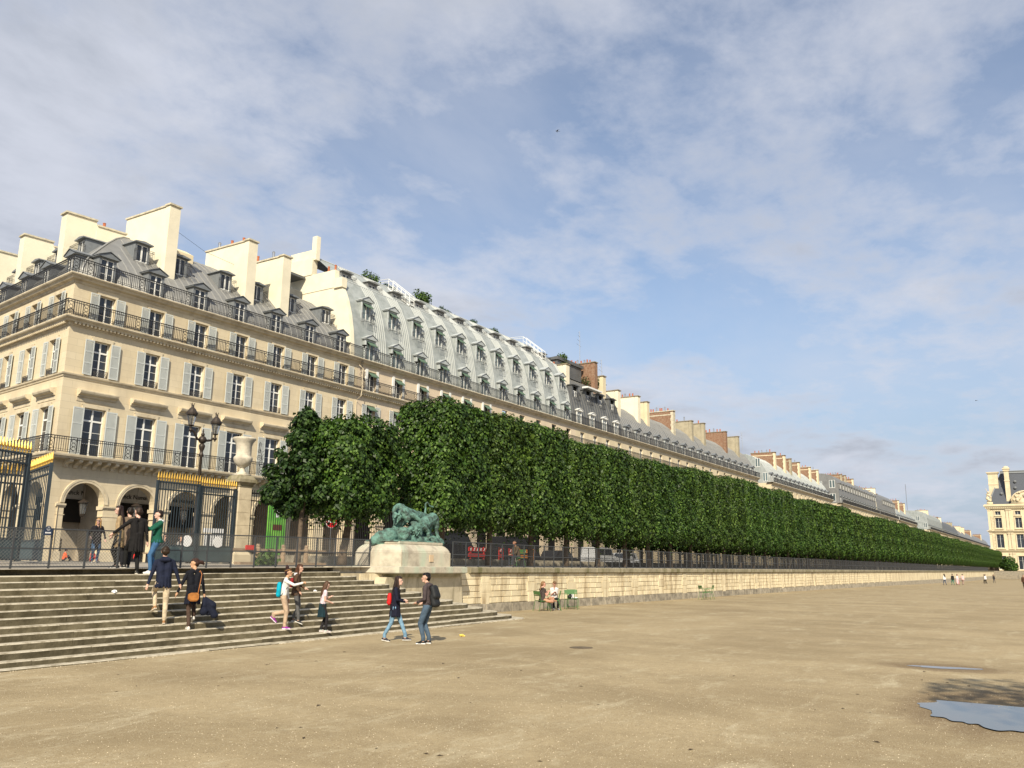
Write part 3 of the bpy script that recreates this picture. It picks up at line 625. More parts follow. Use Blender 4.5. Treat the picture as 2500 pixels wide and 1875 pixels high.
def box_rail(w, d, h=.85):
    b = MB()
    def run(p, q, n):
        p, q = Vector(p), Vector(q)
        for zz_ in (.05, h - .12, h): b.tube([p + Vector((0, 0, zz_)), q + Vector((0, 0, zz_))], .014, 4)
        for i in range(n + 1): x = p.lerp(q, i / n); b.tube([x, x + Vector((0, 0, h))], .010, 4)
    run((-w / 2, -d, 0), (w / 2, -d, 0), 8); run((-w / 2, 0, 0), (-w / 2, -d, 0), 3); run((w / 2, -d, 0), (w / 2, 0, 0), 3); return b.mesh('window_balcony', M['iron'])
BRAIL = box_rail(1.15, .5)
POT = MB().lathe([(.10, 0), (.115, .05), (.095, .1), (.085, .42), (.10, .46), (.10, .5)], 10).mesh('chimney_pot', M['pot'])
POT2 = MB().lathe([(.09, 0), (.09, .4), (.10, .4), (.10, .5), (.12, .52), (.06, .6)], 10).mesh('chimney_pot', M['metalpot'])
def chimney(parent, x, y0, y1, z0, z1, th, mt, pots=3, cap='capstone', pil=.42, dz=0.0, quoin=None, pot=None, fd=.5):
    b = MB(); b.box(x - th / 2, x + th / 2, y0 + fd, y1, z0, z1 - .12 + dz); b.box(x - pil, x + pil, y0, y0 + fd - .002, z0, z1 - .25)
    b.box(x - pil * .93, x + pil * .93, y0 + .03, y0 + fd - .01, z1 - .248, z1 - .12)
    o = b.build('chimney', M[mt], parent, BO)
    b = MB(); b.box(x - pil - .07, x + pil + .07, y0 - .09, y0 + fd + .02, z1 - .118, z1); b.box(x - th / 2 - .08, x + th / 2 + .08, y0 + fd + .022, y1 + .08, z1 - .118 + dz, z1 + dz); b.build('chimney_cap', M[cap], o)
    if quoin:
        b = MB(); n = 12
        for i in range(n): za = z0 + (z1 - .3 - z0) * i / n; zb = z0 + (z1 - .3 - z0) * (i + 1) / n; e = .06 + (.10 if i % 2 else 0); b.box(x - pil - .015, x + pil + .015, y0 - .015, y0 + .3 + e, za + .004, zb - .004)
        b.box(x - th / 2 - .02, x + th / 2 + .02, y0 + .55, y1 + .02, z1 - .75, z1 - .6); b.build('quoins', M[quoin], o)
    for i in range(pots):
        y = y0 + .7 + (y1 - y0 - 1.2) * (i + .5 + random.uniform(-.2, .2)) / pots; link('chimney_pot', pot or (POT if random.random() < .8 else POT2), o, T((x + random.uniform(-.06, .06), y, z1 + dz)) @ Matrix.Diagonal((1.1, 1.1, random.uniform(.7, 1.25), 1)))
    return o
def roof_strip(b, prof, x0, x1, m=0):
    for (a, c) in zip(prof[:-1], prof[1:]): b.quad((x0, -a[0], a[1]), (x1, -a[0], a[1]), (x1, -c[0], c[1]), (x0, -c[0], c[1]), m)
def seams(b, prof, xs, m=0, w=.022, h=.05, clip=None):
    for x in xs:
        lim = clip(x) if clip else 99
        pr = [p for p in prof if -p[0] <= lim]
        for a, c in zip(pr[:-1], pr[1:]):
            d = Vector((0, -(c[0] - a[0]), c[1] - a[1])).normalized(); nn = Vector((0, -d.z, d.y)) * h
            A, C_ = Vector((x, -a[0], a[1])), Vector((x, -c[0], c[1])); wx = Vector((w, 0, 0))
            b.add([A - wx, A + wx, A + wx + nn, A - wx + nn, C_ - wx, C_ + wx, C_ + wx + nn, C_ - wx + nn], [(3, 2, 6, 7), (0, 3, 7, 4), (1, 5, 6, 2)], m)
# ================================================================== near building on the corner
nb = thing('corner_building', 'cream limestone corner building with grey shutters, three iron balconies and arcade', 'building', (26.83, YF, ZB))
SA = R(7.2); MS = RZ(-math.pi / 2 - SA)                    # side street frame: local x runs towards the corner
SIDE = 24.0; s_ = Vector((math.sin(SA), math.cos(SA)))
PATH = [tuple(s_ * SIDE), (0, 0), (24.45, 0)]
NB = 7; uc = [2.14 + BAY * i for i in range(NB)]; us = [-(1.95 + 3.45 * j) for j in range(6)]
b = MB()
for i, u in enumerate(uc): bay_wall(b, 0.0 if i == 0 else u - BAY / 2, u + BAY / 2, u)
b.build('wall', M['facade'], nb, BO)
b = MB()
for j, u in enumerate(us): bay_wall(b, u - 1.725, 0.0 if j == 0 else u + 1.725, u)
b.build('wall', M['facade'], nb, BO @ MS)
for nm, pr in (('balcony_slab', P_SLAB1), ('string_course', P_STR), ('balcony_slab', P_SLAB2), ('cornice', P_CORN)):
    b = MB(); sweep(b, pr, PATH)
    if pr is P_SLAB2:
        for k in range(98): b.box(.12 + k * .248, .12 + k * .248 + .13, -.30, -.02, 15.50, 15.615)
        for k in range(70): b.box(-.12 - k * .248 - .13, -.12 - k * .248, -.30, -.02, 15.50, 15.615, M=MS)
    b.build(nm, M['trim'], nb, BO)
def dress_bay(par, Mx, first, det, sh=True):
    add_trim(par, Mx)
    for W, z, y, S_, hw, w in ((W1, 7.86, .2, SH1, .68, .68), (W2, 12.64, .2, SH2, .53, .58), (W3, 15.94, .2, SH3, .53, .58)):
        window(par, Mx @ T((0, y, z)), W, det)
        if sh: shutters(par, Mx @ T((0, -.05, z + .02)), S_, hw, w)
    link('sill_railing', SILLR, par, Mx @ T((0, -.03, 12.66)))
for i, u in enumerate(uc):
    Mx = BO @ T((u, 0, 0)); dress_bay(nb, Mx, i == 0, 2 if i < 6 else 1)
    for k in range(6): link('corbel', CORBEL, nb, Mx @ T((-1.43 + .572 * k, 0, 0)))
    for y, z in ((-.80, 7.845), (-.45, 15.905), (-.42, 18.505)): link('railing', RAIL, nb, Mx @ T((-BAY / 2, y, z)))
for j, u in enumerate(us):
    Mx = BO @ MS @ T((u, 0, 0)); dress_bay(nb, Mx, j == 0, 2 if j < 3 else 1)
    for k in range(6): link('corbel', CORBEL, nb, Mx @ T((-1.43 + .572 * k, 0, 0)))
    for y, z in ((-.80, 7.845), (-.45, 15.905), (-.42, 18.505)): link('railing', RAIL, nb, Mx @ T((-BAY / 2, y, z)))
# rail pieces that close the corner
for off, z in ((.80, 7.845), (.45, 15.905), (.42, 18.505)):
    k = 1.134; b = MB(); L1 = .425 + off * k; L2 = .225 + off * k
    m1 = railing_mesh(12, L1, True); link('railing', m1, nb, BO @ T((.425 - L1, -off, z)))
    m2 = railing_mesh(12, L2, True); link('railing', m2, nb, BO @ MS @ T((-.235, -off, z)))
# gallery behind the arches
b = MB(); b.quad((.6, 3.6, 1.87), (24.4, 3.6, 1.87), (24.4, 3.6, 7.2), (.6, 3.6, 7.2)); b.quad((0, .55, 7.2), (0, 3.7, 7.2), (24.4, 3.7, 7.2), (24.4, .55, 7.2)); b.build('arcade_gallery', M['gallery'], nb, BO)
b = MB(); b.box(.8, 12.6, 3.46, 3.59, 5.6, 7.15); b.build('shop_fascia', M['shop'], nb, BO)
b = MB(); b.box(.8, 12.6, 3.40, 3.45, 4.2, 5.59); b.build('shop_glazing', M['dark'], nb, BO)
for uu in (1.6, 5.1, 8.6, 12.0):
    b = MB(); b.box(uu - .35, uu + .35, 2.9, 3.38, 1.87, 4.2); b.build('gallery_pier', M['trim'], nb, BO)
def text(s, size, parent, Mx, mt, ext=.012, align='LEFT'):
    c = bpy.data.curves.new('lettering', 'FONT'); c.body = s; c.size = size; c.extrude = ext; c.align_x = align; c.materials.append(mt)
    o = bpy.data.objects.new('lettering', c); COL.objects.link(o); dg = bpy.context.evaluated_depsgraph_get(); me = bpy.data.meshes.new_from_object(o.evaluated_get(dg)); bpy.data.objects.remove(o); me.materials.clear(); me.materials.append(mt); return link('lettering', me, parent, Mx)
RX90 = Matrix.Rotation(math.pi / 2, 4, 'X')
for xw in (29.55, 33.15, 36.7): text('Franck Namani', .40, nb, BO @ T((xw - 26.83, 3.44, 5.88)) @ RX90, M['letter'])
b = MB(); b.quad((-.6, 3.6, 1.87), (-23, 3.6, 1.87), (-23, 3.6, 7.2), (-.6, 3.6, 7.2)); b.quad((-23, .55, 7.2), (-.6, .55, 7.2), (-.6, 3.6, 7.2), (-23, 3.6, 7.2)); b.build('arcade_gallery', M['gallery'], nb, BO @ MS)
# roof
PR = [(-.50, 18.50), (-.60, 19.2), (-.88, 19.85), (-1.4, 20.5), (-2.3, 21.40), (-3.2, 22.3), (-4.2, 23.2), (-5.2, 23.9), (-6.2, 24.35), (-9, 24.8)]
b = MB(); sweep(b, PR, PATH); b.build('roof', M['zinc'], nb, BO, smooth=True)
b = MB(); seams(b, PR[:-1], [.8 + .62 * k for k in range(38)], clip=lambda x: (x - .3) / 1.134); stuff(b.build('roof_seams', M['zinc_seam'], nb, BO))
b = MB(); seams(b, PR[:-1], [-(.8 + .62 * k) for k in range(36)], clip=lambda x: (-x - .3) / 1.134); stuff(b.build('roof_seams', M['zinc_seam'], nb, BO @ MS))
hp = []
for (d, z) in PR[:-1]:
    a = math.pi / 2 - SA; dd = -d; hp.append((dd * 1.134, dd, z + .03)) if False else hp.append((dd * (1 / math.tan((math.pi / 2 - SA) / 2)) * 1.0, dd, z + .02))
b = MB(); b.tube(hp, .05, 6); b.build('roof_hip', M['zinc_seam'], nb, BO)
for i, u in enumerate(uc):
    o = link('dormer', D_LOW, nb, BO @ T((u, .42, 18.55))); window(o, T((0, .05, .06)), WD, 1, 'dormer_window')
    if i in (1, 2, 3, 4, 5, 6):
        o = link('dormer', D_UP, nb, BO @ T((u - (.45 if i in (2, 4, 5) else 0), 2.3, 21.35))); window(o, T((0, .05, .06)), WU, 1, 'dormer_window'); link('window_balcony', BRAIL, o)
for j, u in enumerate(us[:5]):
    o = link('dormer', D_LOW, nb, BO @ MS @ T((u, .42, 18.55))); window(o, T((0, .05, .06)), WD, 1, 'dormer_window')
    if j > 0: o = link('dormer', D_UP, nb, BO @ MS @ T((u, 2.3, 21.35))); window(o, T((0, .05, .06)), WU, 1, 'dormer_window'); link('window_balcony', BRAIL, o)
for x, zt, pz in ((7.27, 26.0, 0), (14.14, 25.75, 3), (17.57, 25.6, 2)):
    chimney(nb, x, 1.6, 6.7, 20.5, zt, .62, 'plaster', pz)
for u, zt, pz in ((-6.9, 25.3, 2), (-13.8, 25.4, 1), (-19.6, 25.6, 1)):
    o = chimney(nb, 0, 1.6, 5.6, 20.5, zt - .5, .95, 'plaster', pz, dz=-.35, fd=2.0); o.matrix_basis = BO @ MS @ T((u, 0, 0))
b = MB(); b.prism([(4.6, 22), (6.5, 22), (6.5, 24.1), (5.5, 24.6), (4.6, 24.1)], 8.6, 11.2, 'x'); b.build('roof_block', M['plaster_y'], nb, BO)
# hanging lanterns in the arches
LAN = MB(); LAN.tube([(0, 0, 0), (0, 0, -.95)], .012, 5); LAN.lathe([(.05, -.95), (.30, -1.10), (.30, -1.17), (.22, -1.19)], 8); LAN.lathe([(.05, -2.0), (.13, -1.9), (.15, -1.80), (.05, -1.79)], 8)
LAN.lathe([(.02, -2.12), (.05, -2.05), (.03, -2.0)], 6)
for k in range(8):
    t = 2 * math.pi * k / 8; LAN.tube([(.22 * math.cos(t), .22 * math.sin(t), -1.19), (.14 * math.cos(t), .14 * math.sin(t), -1.80)], .013, 4)
LANM = LAN.mesh('lantern_frame', M['bronze_lamp']); LANG = MB().lathe([(.13, -1.79), (.205, -1.2)], 8).mesh('lantern_glass', M['glasslamp'])
for i, nm in enumerate(('hanging arcade lantern in the first arch from the corner', 'hanging arcade lantern in the second arch from the corner', 'hanging arcade lantern in the arch behind the gate leaf')):
    t = thing('hanging_lantern', nm, 'lantern', (26.83 + uc[i], YF + .1, 6.36), group='lanterns hung in the arcade'); link('frame', LANM, t); link('glass', LANG, t)
# iron scroll brackets between the two buildings and beside the urn
def scroll(parent_label, loc, h):
    t = thing('iron_scroll_bracket', parent_label, 'bracket', loc); b = MB()
    def spiral(c, r, turns, s, n=26): return [(c[0] + s * r * (1 - .82 * i / n) * math.cos(turns * 2 * math.pi * i / n - 1.57), 0, c[1] + r * (1 - .82 * i / n) * math.sin(turns * 2 * math.pi * i / n - 1.57)) for i in range(n + 1)]
    b.tube(spiral((0, .22 * h), .17 * h, 1.8, 1), .018, 5); b.tube(spiral((.02, .55 * h), .11 * h, 1.8, -1), .016, 5); b.tube(spiral((.05, .86 * h), .10 * h, 1.7, 1), .015, 5)
    b.tube([(.2 * h, 0, 0), (.17 * h, 0, .3 * h), (.05 * h, 0, .6 * h), (-.03 * h, 0, .8 * h), (.03 * h, 0, .97 * h)], .02, 5)
    for q in (.15, .32, .5): b.tube([(.17 * h, 0, q * h), (.25 * h, 0, (q + .05) * h), (.3 * h, 0, (q + .13) * h)], .011, 4)
    b.build('scrollwork', M['iron'], t); return t
scroll('black iron scroll on the second balcony where the two facades meet', (51.2, 47.5, 16.7), 1.7)
scroll('black iron scroll on the lowest balcony just right of the urn', (40.9, 47.2, 8.75), 1.5)
b = MB(); b.tube([(51.25, 47.9, 18.0), (51.25, 47.4, 17.6), (51.3, 47.5, 16.5), (51.25, 47.4, 15.9), (51.2, 47.45, 15.3), (51.2, 47.93, 15.0), (51.2, 47.93, 8)], .035, 6); tag(b.build('drain_pipe', M['trim']), 'pale drain pipe running down where the two facades meet', 'pipe')
# ================================================================== further buildings along the street
def facade_block(name, label, x0, n, wallmat, win3=True, det=False, side_open=False, arcs=True):
    t = thing(name, label, 'building', (x0, YF, ZB)); b = MB()
    for i in range(n):
        u = BAY * (i + .5); bay_wall(b, u - BAY / 2, u + BAY / 2, u, plain=not det)
    Lx = n * BAY
    b.quad((0, 0, ZB), (0, 9, ZB), (0, 9, 18.4), (0, 0, 18.4)); b.quad((Lx, 9, ZB), (Lx, 0, ZB), (Lx, 0, 18.4), (Lx, 9, 18.4))
    b.build('wall', wallmat, t, BO)
    for nm, pr in (('balcony_slab', P_SLAB1), ('string_course', P_STR), ('balcony_slab', P_SLAB2), ('cornice', P_CORN)):
        b = MB(); sweep(b, pr, [(-.5 if side_open else .002, 0), (Lx + (.4 if side_open else -.002), 0)]); 
        if pr is P_SLAB2 and det:
            for k in range(int(Lx / .248)): b.box(.05 + k * .248, .05 + k * .248 + .13, -.30, -.02, 15.50, 15.615)
        b.build(nm, M['trim'], t, BO)
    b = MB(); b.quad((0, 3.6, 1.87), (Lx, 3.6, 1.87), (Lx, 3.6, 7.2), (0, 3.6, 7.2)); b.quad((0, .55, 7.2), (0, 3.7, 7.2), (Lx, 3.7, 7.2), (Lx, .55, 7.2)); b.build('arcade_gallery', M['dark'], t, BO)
    return t, Lx
# --- the hotel with the silver roof
AWN = MB(); AWN.add([(-.5, .0, 1.72), (.5, .0, 1.72), (.5, -.42, 1.36), (-.5, -.42, 1.36), (.5, -.42, 1.28), (-.5, -.42, 1.28)], [(0, 1, 2, 3), (3, 2, 4, 5)])
AWNM = AWN.mesh('awning', M['awning'])
INSHM = MB().box(-.14, .14, -.06, .02, -.02, 1.9).mesh('white_shutter', M['white'])
hb, HL = facade_block('grand_hotel_building', 'grand building with a tall silver zinc roof and three rows of dormers', 51.27, 11, M['facade_b'], det=True)
PM = [(-.48, 18.50), (-.55, 19.6), (-.72, 21.0), (-1.0, 22.4), (-1.4, 23.7), (-1.95, 24.9), (-2.6, 25.9), (-2.75, 25.95), (-5.6, 28.35), (-8, 28.5)]
b = MB(); roof_strip(b, PM, 0, HL); b.build('roof', M['zinc_l'], hb, BO, smooth=False)
xs = []
for i in range(11):
    u = BAY * (i + .5); xs += [u + .92 + .27 * k for k in range(6)]
b = MB(); seams(b, PM[:-1], [x for x in xs if x < HL], w=.018, h=.06); stuff(b.build('roof_seams', M['zinc_lseam'], hb, BO))
b = MB(); b.tube([(0, 2.66, 25.95), (HL, 2.66, 25.95)], .07, 6); b.tube([(0, 5.6, 28.37), (HL, 5.6, 28.37)], .06, 6); b.build('roof_moulding', M['zinc_lseam'], hb, BO)
URN = MB(); URN.lathe([(.05, 0), (.06, .08), (.20, .16), (.22, .20), (.03, .21)], 8); URNM = URN.mesh('finial', M['iron'])
for i in range(11):
    u = BAY * (i + .5); Mx = BO @ T((u, 0, 0))
    if i < 6:
        add_trim(hb, Mx)
        for W, z in ((W1, 7.86), (W2, 12.64), (W3, 15.94)):
            if i < 3 or z > 15: window(hb, Mx @ T((0, .2, z)), W, 1)
        link('white_shutter', INSHM, hb, Mx @ T((-.67, -.02, 15.94))); link('white_shutter', INSHM, hb, Mx @ T((.67, -.02, 15.94))); link('awning', AWNM, hb, Mx @ T((0, .0, 15.9))); link('awning', AWNM, hb, Mx @ T((0, .0, 13.05)))
        if i < 2: shutters(hb, Mx @ T((0, -.05, 12.66)), SH2, .53, .58)
    for y, z in ((-.80, 7.845), (-.45, 15.905), (-.42, 18.505)): link('railing', RAIL, hb, Mx @ T((-BAY / 2, y, z)))
    link('finial', URNM, hb, Mx @ T((-BAY / 2 + .19, -.42, 19.45)))
    o = link('dormer', D_ML, hb, Mx @ T((0, .30, 18.55))); window(o, T((0, .05, .06)), WM, 1, 'dormer_window'); link('awning', AWNM, o, T((0, .04, .08)))
    o = link('dormer', D_MM, hb, Mx @ T((0, .95, 22.05))); window(o, T((0, .05, .06)), WM, 1, 'dormer_window'); link('awning', AWNM, o, T((0, .04, .08))); link('window_balcony', BRAIL, o)
    o = link('dormer', D_MU, hb, Mx @ T((0, 3.55, 25.75)) @ Matrix.Diagonal((1, 1, .92, 1))); window(o, T((0, .05, .06)), WU, 1, 'dormer_window'); link('window_balcony', BRAIL, o, T((0, -.25, .1)))
for xs_ in (9.7, 34.6):
    b = MB(); P0, P1 = Vector((xs_ - .35, 2.6, 26.0)), Vector((xs_ - .35, 5.3, 28.1)); P2 = P1 + Vector((0, 1.8, .1))
    for dx in (0, .7):
        D = Vector((dx, 0, 0)); U = Vector((0, 0, 1.0))
        b.tube([P0 + D, P1 + D], .05, 5); b.tube([P0 + D + U, P1 + D + U, P2 + D + U], .03, 5); b.tube([P0 + D + U * .5, P1 + D + U * .5], .022, 5)
        for k in range(6): q = P0.lerp(P1, k / 5) + D; b.tube([q, q + U], .022, 5)
        b.tube([P2 + D, P2 + D + U], .022, 5)
    for k in range(9): q = P0.lerp(P1, k / 8); b.box(q.x, q.x + .7, q.y - .1, q.y + .1, q.z + .02, q.z + .06)
    b.build('roof_stair', M['white'], hb, BO @ T((0, -0, 0)))
# cream party wall and its stub chimneys
pw = MB(); prof = [(-d + (-.05), z) for d, z in PM]
poly = [(.45, 18.5)] + [(-d - .06, z) for d, z in PM[1:6]] + [(1.75, 25.4), (7.2, 25.4), (7.2, 18.5)]
pw.prism(poly, -.45, -.02, 'x'); pw.box(-.62, .0, 1.75, 2.7, 24.9, 25.75); pw.box(-.5, 0, 2.71, 8.5, 25.0, 26.6); pw.box(-.55, .05, 5.5, 8.5, 26.62, 28.2)
pw.box(-.45, .0, 5.2, 5.75, 28.0, 30.2); pw.box(-.4, -.02, 5.8, 8.4, 28.22, 29.0)
o = pw.build('party_wall', M['plaster'], hb, BO)
for y in (2.9, 3.7): link('chimney_pot', POT, o, T((-.3, y, 26.6)))
b = MB(); b.box(-5.5, -.6, 6.5, 8.4, 24.5, 25.2); b.box(-5.2, -.6, 6.2, 8.2, 26.3, 26.5); b.build('roof_terrace', M['zinc_d'], hb, BO)
# --- later buildings: (name, label, x0, bays, roof material, profile, dormer kinds)
PF = [(-.5, 18.5), (-.6, 19.4), (-.9, 20.5), (-1.5, 21.7), (-2.4, 22.9), (-3.6, 23.8), (-5, 24.3), (-9, 24.6)]
PD = [(-.45, 18.5), (-.55, 19.8), (-.8, 21.3), (-1.25, 22.8), (-1.9, 24.0), (-2.6, 24.7), (-5, 25.9), (-9, 26.2)]
PG = [(-.45, 18.5), (-.5, 21.0), (-.7, 23.2), (-1.2, 24.6), (-2.2, 25.6), (-4, 26.2), (-9, 26.5)]
FAR_RAIL = RAIL
def far_block(name, label, x0, n, roofm, prof, seamm, low=True, up=None, chims=(), side=False, side_mat=None, wallm='facade'):
    t, Lx = facade_block(name, label, x0, n, M[wallm], side_open=side)
    b = MB(); roof_strip(b, prof, 0, Lx); b.build('roof', M[roofm], t, BO)
    if x0 < 190:
        b = MB(); seams(b, prof[:-1], [.3 + .7 * k for k in range(int(Lx / .7))], w=.02, h=.05); stuff(b.build('roof_seams', M[seamm], t, BO))
    for xg in (.0, Lx - .02): b = MB(); b.prism([(0.4, 18.4)] + [(-d - .03, z) for d, z in prof[1:]] + [(9, 18.4)], xg, xg + .02, 'x'); b.build('roof_gable', M[side_mat or roofm], t, BO)
    for i in range(n):
        u = BAY * (i + .5); Mx = BO @ T((u, 0, 0))
        link('railing', FAR_RAIL, t, Mx @ T((-BAY / 2, -.42, 18.505)))
        if x0 < 130: link('railing', RAIL, t, Mx @ T((-BAY / 2, -.45, 15.905))); window(t, Mx @ T((0, .2, 15.94)), W3, 1)
        if low: o = link('dormer', D_FAR if low is True else low, t, Mx @ T((0, .40, 18.55))); window(o, T((0, .05, .06)), WD if low is True else WM, 1, 'dormer_window')
        if up and i in up[1]:
            o = link('dormer', up[0], t, Mx @ T((0, up[2], up[3]))); window(o, T((0, .05, .06)), WM if up[0] is D_MM else WU, 1, 'dormer_window')
            if len(up) > 4: link('window_balcony', BRAIL, o)
    for c in chims:
        xw, zt, mt, cap, pots, q = c[:6]; chimney(t, xw - x0, 1.6, 6.7, 20.0, zt, .62, mt, pots, cap, .42, 0, q)
    return t, Lx
D_DK = dormer_mesh(1.15, 1.75, .30, 1.2, 'white', 'zinc_d', .95, 1.62)
D_DU = dormer_mesh(1.7, 1.9, 0, 1.6, 'zinc_d', 'zinc_d', .95, 1.75)
x = 51.27 + 11 * BAY                                   # 89.0
t3, l3 = far_block('dark_roofed_building', 'building with a dark zinc roof and overgrown roof terrace beside the silver roof', x, 4, 'zinc_d', PD, 'zinc', D_DK, (D_DU, (0, 1, 2, 3), 1.0, 21.6, 1), [(x + 1.0, 26.2, 'plaster', 'capdark', 2, None), (x + 8.6, 28.0, 'brick', 'capdark', 9, None), (x + 11.0, 26.6, 'plaster_y', 'capdark', 4, None)])
b = MB(); b.box(1.2, 7.5, 3.2, 6.5, 25.2, 27.0); b.prism([(3, 27.0), (6.7, 27.0), (6.7, 27.15), (3, 27.4)], 1.0, 7.8, 'x'); b.build('roof_cabin', M['zinc_d'], t3, BO)
b = MB(); b.box(3.6, 7.6, .2, 1.0, 23.55, 23.75); b.build('long_awning', M['white'], t3, BO)
def aerial(loc, h, label, kind=0):
    b = MB(); b.tube([(0, 0, 0), (0, 0, h)], .035, 5)
    for k, z in enumerate((.55, .7, .85, .96)):
        w = (.9, .7, .5, .3)[k] if kind == 0 else (.3, .9, .2, .9)[k]; b.tube([(-w, 0, z * h), (w, .3, z * h)], .02, 4)
    tag(b.build('aerial', M['metalpot'], None, T(loc)), label, 'aerial')
aerial((x + 7.7, 51.5, 28.0), 4.2, 'tall thin rooftop aerial above the brick chimney')
aerial((x + 13.0, 51.0, 26.0), 3.4, 'rooftop aerial left of the tall cream chimneys')
x += 4 * BAY                                           # 102.7
far_block('zinc_roofed_building', 'grey-roofed building with tall plain cream chimneys past the dark roof', x, 5, 'zinc', PF, 'zinc_seam', True, None, [(104.5, 25.5, 'plaster', 'capdark', 0, None), (111.0, 25.8, 'plaster', 'capdark', 7, None), (114.2, 25.5, 'plaster_y', 'capdark', 2, None)])
x += 5 * BAY                                           # 119.9
far_block('zinc_roofed_building', 'grey-roofed building with one big brick and stone chimney', x, 4, 'zinc', PF, 'zinc_seam', True, None, [(124.1, 25.75, 'brick', 'capstone', 8, 'capstone'), (131.9, 25.3, 'plaster_t', 'capdark', 3, None)])
x += 4 * BAY                                           # 133.6
far_block('zinc_roofed_building', 'grey-roofed building with taupe and brown brick chimneys before the side street', x, 8, 'zinc', PF, 'zinc_seam', True, None, [(137.5, 25.7, 'plaster_t', 'capdark', 4, None), (148.6, 25.8, 'brick', 'capdark', 6, None), (155.4, 25.8, 'plaster_t', 'capdark', 1, None)])
aerial((163.5, 51.5, 24.3), 3.4, 'bent rooftop aerial before the pale roof', 1)
t5, l5 = far_block('pale_roofed_building', 'pale silver-roofed building with a row of brown brick chimneys past the side street', 170.0, 15, 'zinc_l', PF, 'zinc_lseam', True, None, [(179.4, 25.65, 'brick', 'capdark', 5, 'plaster_y'), (186.8, 25.8, 'brick', 'capdark', 4, 'plaster_y'), (191.5, 25.6, 'brick', 'capdark', 4, 'plaster_t'), (198.6, 25.55, 'brick', 'capdark', 4, 'plaster_y'), (208.6, 25.5, 'brick', 'capstone', 5, 'plaster_y'), (216.0, 25.55, 'brick', 'capstone', 5, 'plaster_y')], True)
for (y, z, w_) in ((2.6, 21.6, 1), (1.2, 18.7, 1), (3.3, 19.0, 1)):
    window(t5, BO @ T((-.04, y, z)) @ RZ(-math.pi / 2), WM, 1, 'gable_window')
t6, l6 = far_block('grey_mansard_building', 'slate-grey building with a smooth tall mansard gable and white-framed windows', 232.0, 15, 'zinc', PG, 'zinc_seam', True, (D_MU, tuple(range(15)), .30, 22.2), [(242.5, 26.9, 'brick', 'capdark', 6, 'plaster_t'), (247.5, 27.1, 'brick', 'capdark', 4, 'plaster_t'), (257.2, 27.0, 'brick', 'capdark', 5, 'plaster_y'), (272.0, 25.6, 'plaster_y', 'capdark', 4, None), (281.0, 25.6, 'plaster_y', 'capdark', 3, None)], True)
for (y, z) in ((2.0, 22.4), (2.0, 18.9), (5.2, 22.2), (5.2, 18.8)): window(t6, BO @ T((-.04, y, z)) @ RZ(-math.pi / 2) @ Matrix.Diagonal((1.5, 1, 1.15, 1)), WM, 1, 'gable_window')
far_block('cream_gabled_building', 'building with a cream gable wall and red brick chimney far along the street', 284.0, 10, 'zinc', PG, 'zinc_seam', True, (D_MU, tuple(range(3, 10)), .30, 22.2), [(290.0, 27.0, 'plaster', 'capdark', 3, None), (292.5, 25.4, 'brick', 'capdark', 2, None)], False, 'plaster')
far_block('low_roofed_building', 'far building with twin brown chimneys before the silver gable', 320.0, 12, 'zinc_l', PF, 'zinc_lseam', True, None, [(334.5, 26.2, 'brick', 'capdark', 5, 'plaster_y'), (347.5, 26.0, 'brick', 'capdark', 4, 'plaster_y')])
t8, l8 = far_block('silver_gabled_building', 'far building with a bright silver gable and flagpole', 398.0, 14, 'zinc_l', PG, 'zinc_lseam', True, None, [(411.0, 27.2, 'plaster_y', 'capdark', 4, None), (444.0, 26.0, 'brick', 'capdark', 2, None)], True)
for (y, z) in ((4.2, 22.0), (1.4, 19.2)): window(t8, BO @ T((-.04, y, z)) @ RZ(-math.pi / 2) @ Matrix.Diagonal((1.3, 1, 1.1, 1)), WM, 1, 'gable_window')
b = MB(); b.tube([(0, 0, 0), (0, 0, 12)], .12, 6); b.quad((.1, 0, 11.8), (1.6, .1, 11.2), (1.4, .1, 9.8), (.1, 0, 10.6)); tag(b.build('flagpole', [M['metalpot']], None, T((398.5, 56, 25.5))), 'thin flagpole on the far silver-gabled roof', 'flagpole')
far_block('scaffolded_building', 'very far building with dark roof and bare treelike aerials', 446.0, 20, 'zinc_d', PD, 'zinc', True, None, [(455.0, 26.3, 'plaster', 'capdark', 2, None), (500.0, 26.0, 'plaster_t', 'capdark', 4, None)])
far_block('distant_roofed_building', 'last grey building of the street, partly behind the palace', 515.0, 58, 'zinc', PF, 'zinc_seam', False, None, [(541.0, 25.9, 'plaster_y', 'capdark', 5, None), (560.0, 26.0, 'plaster_y', 'capdark', 5, None), (600.0, 26.0, 'brick', 'capdark', 5, 'plaster_y'), (672.0, 26.0, 'brick', 'capdark', 5, 'plaster_y')])
# --- the palace pavilion at the end of the garden
pv = thing('palace_pavilion', 'ornate cream stone palace pavilion with steep slate roof at the far right', 'palace', (430, 28.4, 0))
M['palace'] = stone_facade('palace_stone', (.68, .59, .41), (.63, .54, .365), (.5, .42, .29), 1.6, .6)
PVM = RZ(-math.pi / 2)       # local x -> -Y (to the right), local y -> +X (depth)

b = MB(); ytop = 30.2; bays = [3.9, 11.4, 18.6, 26.1]
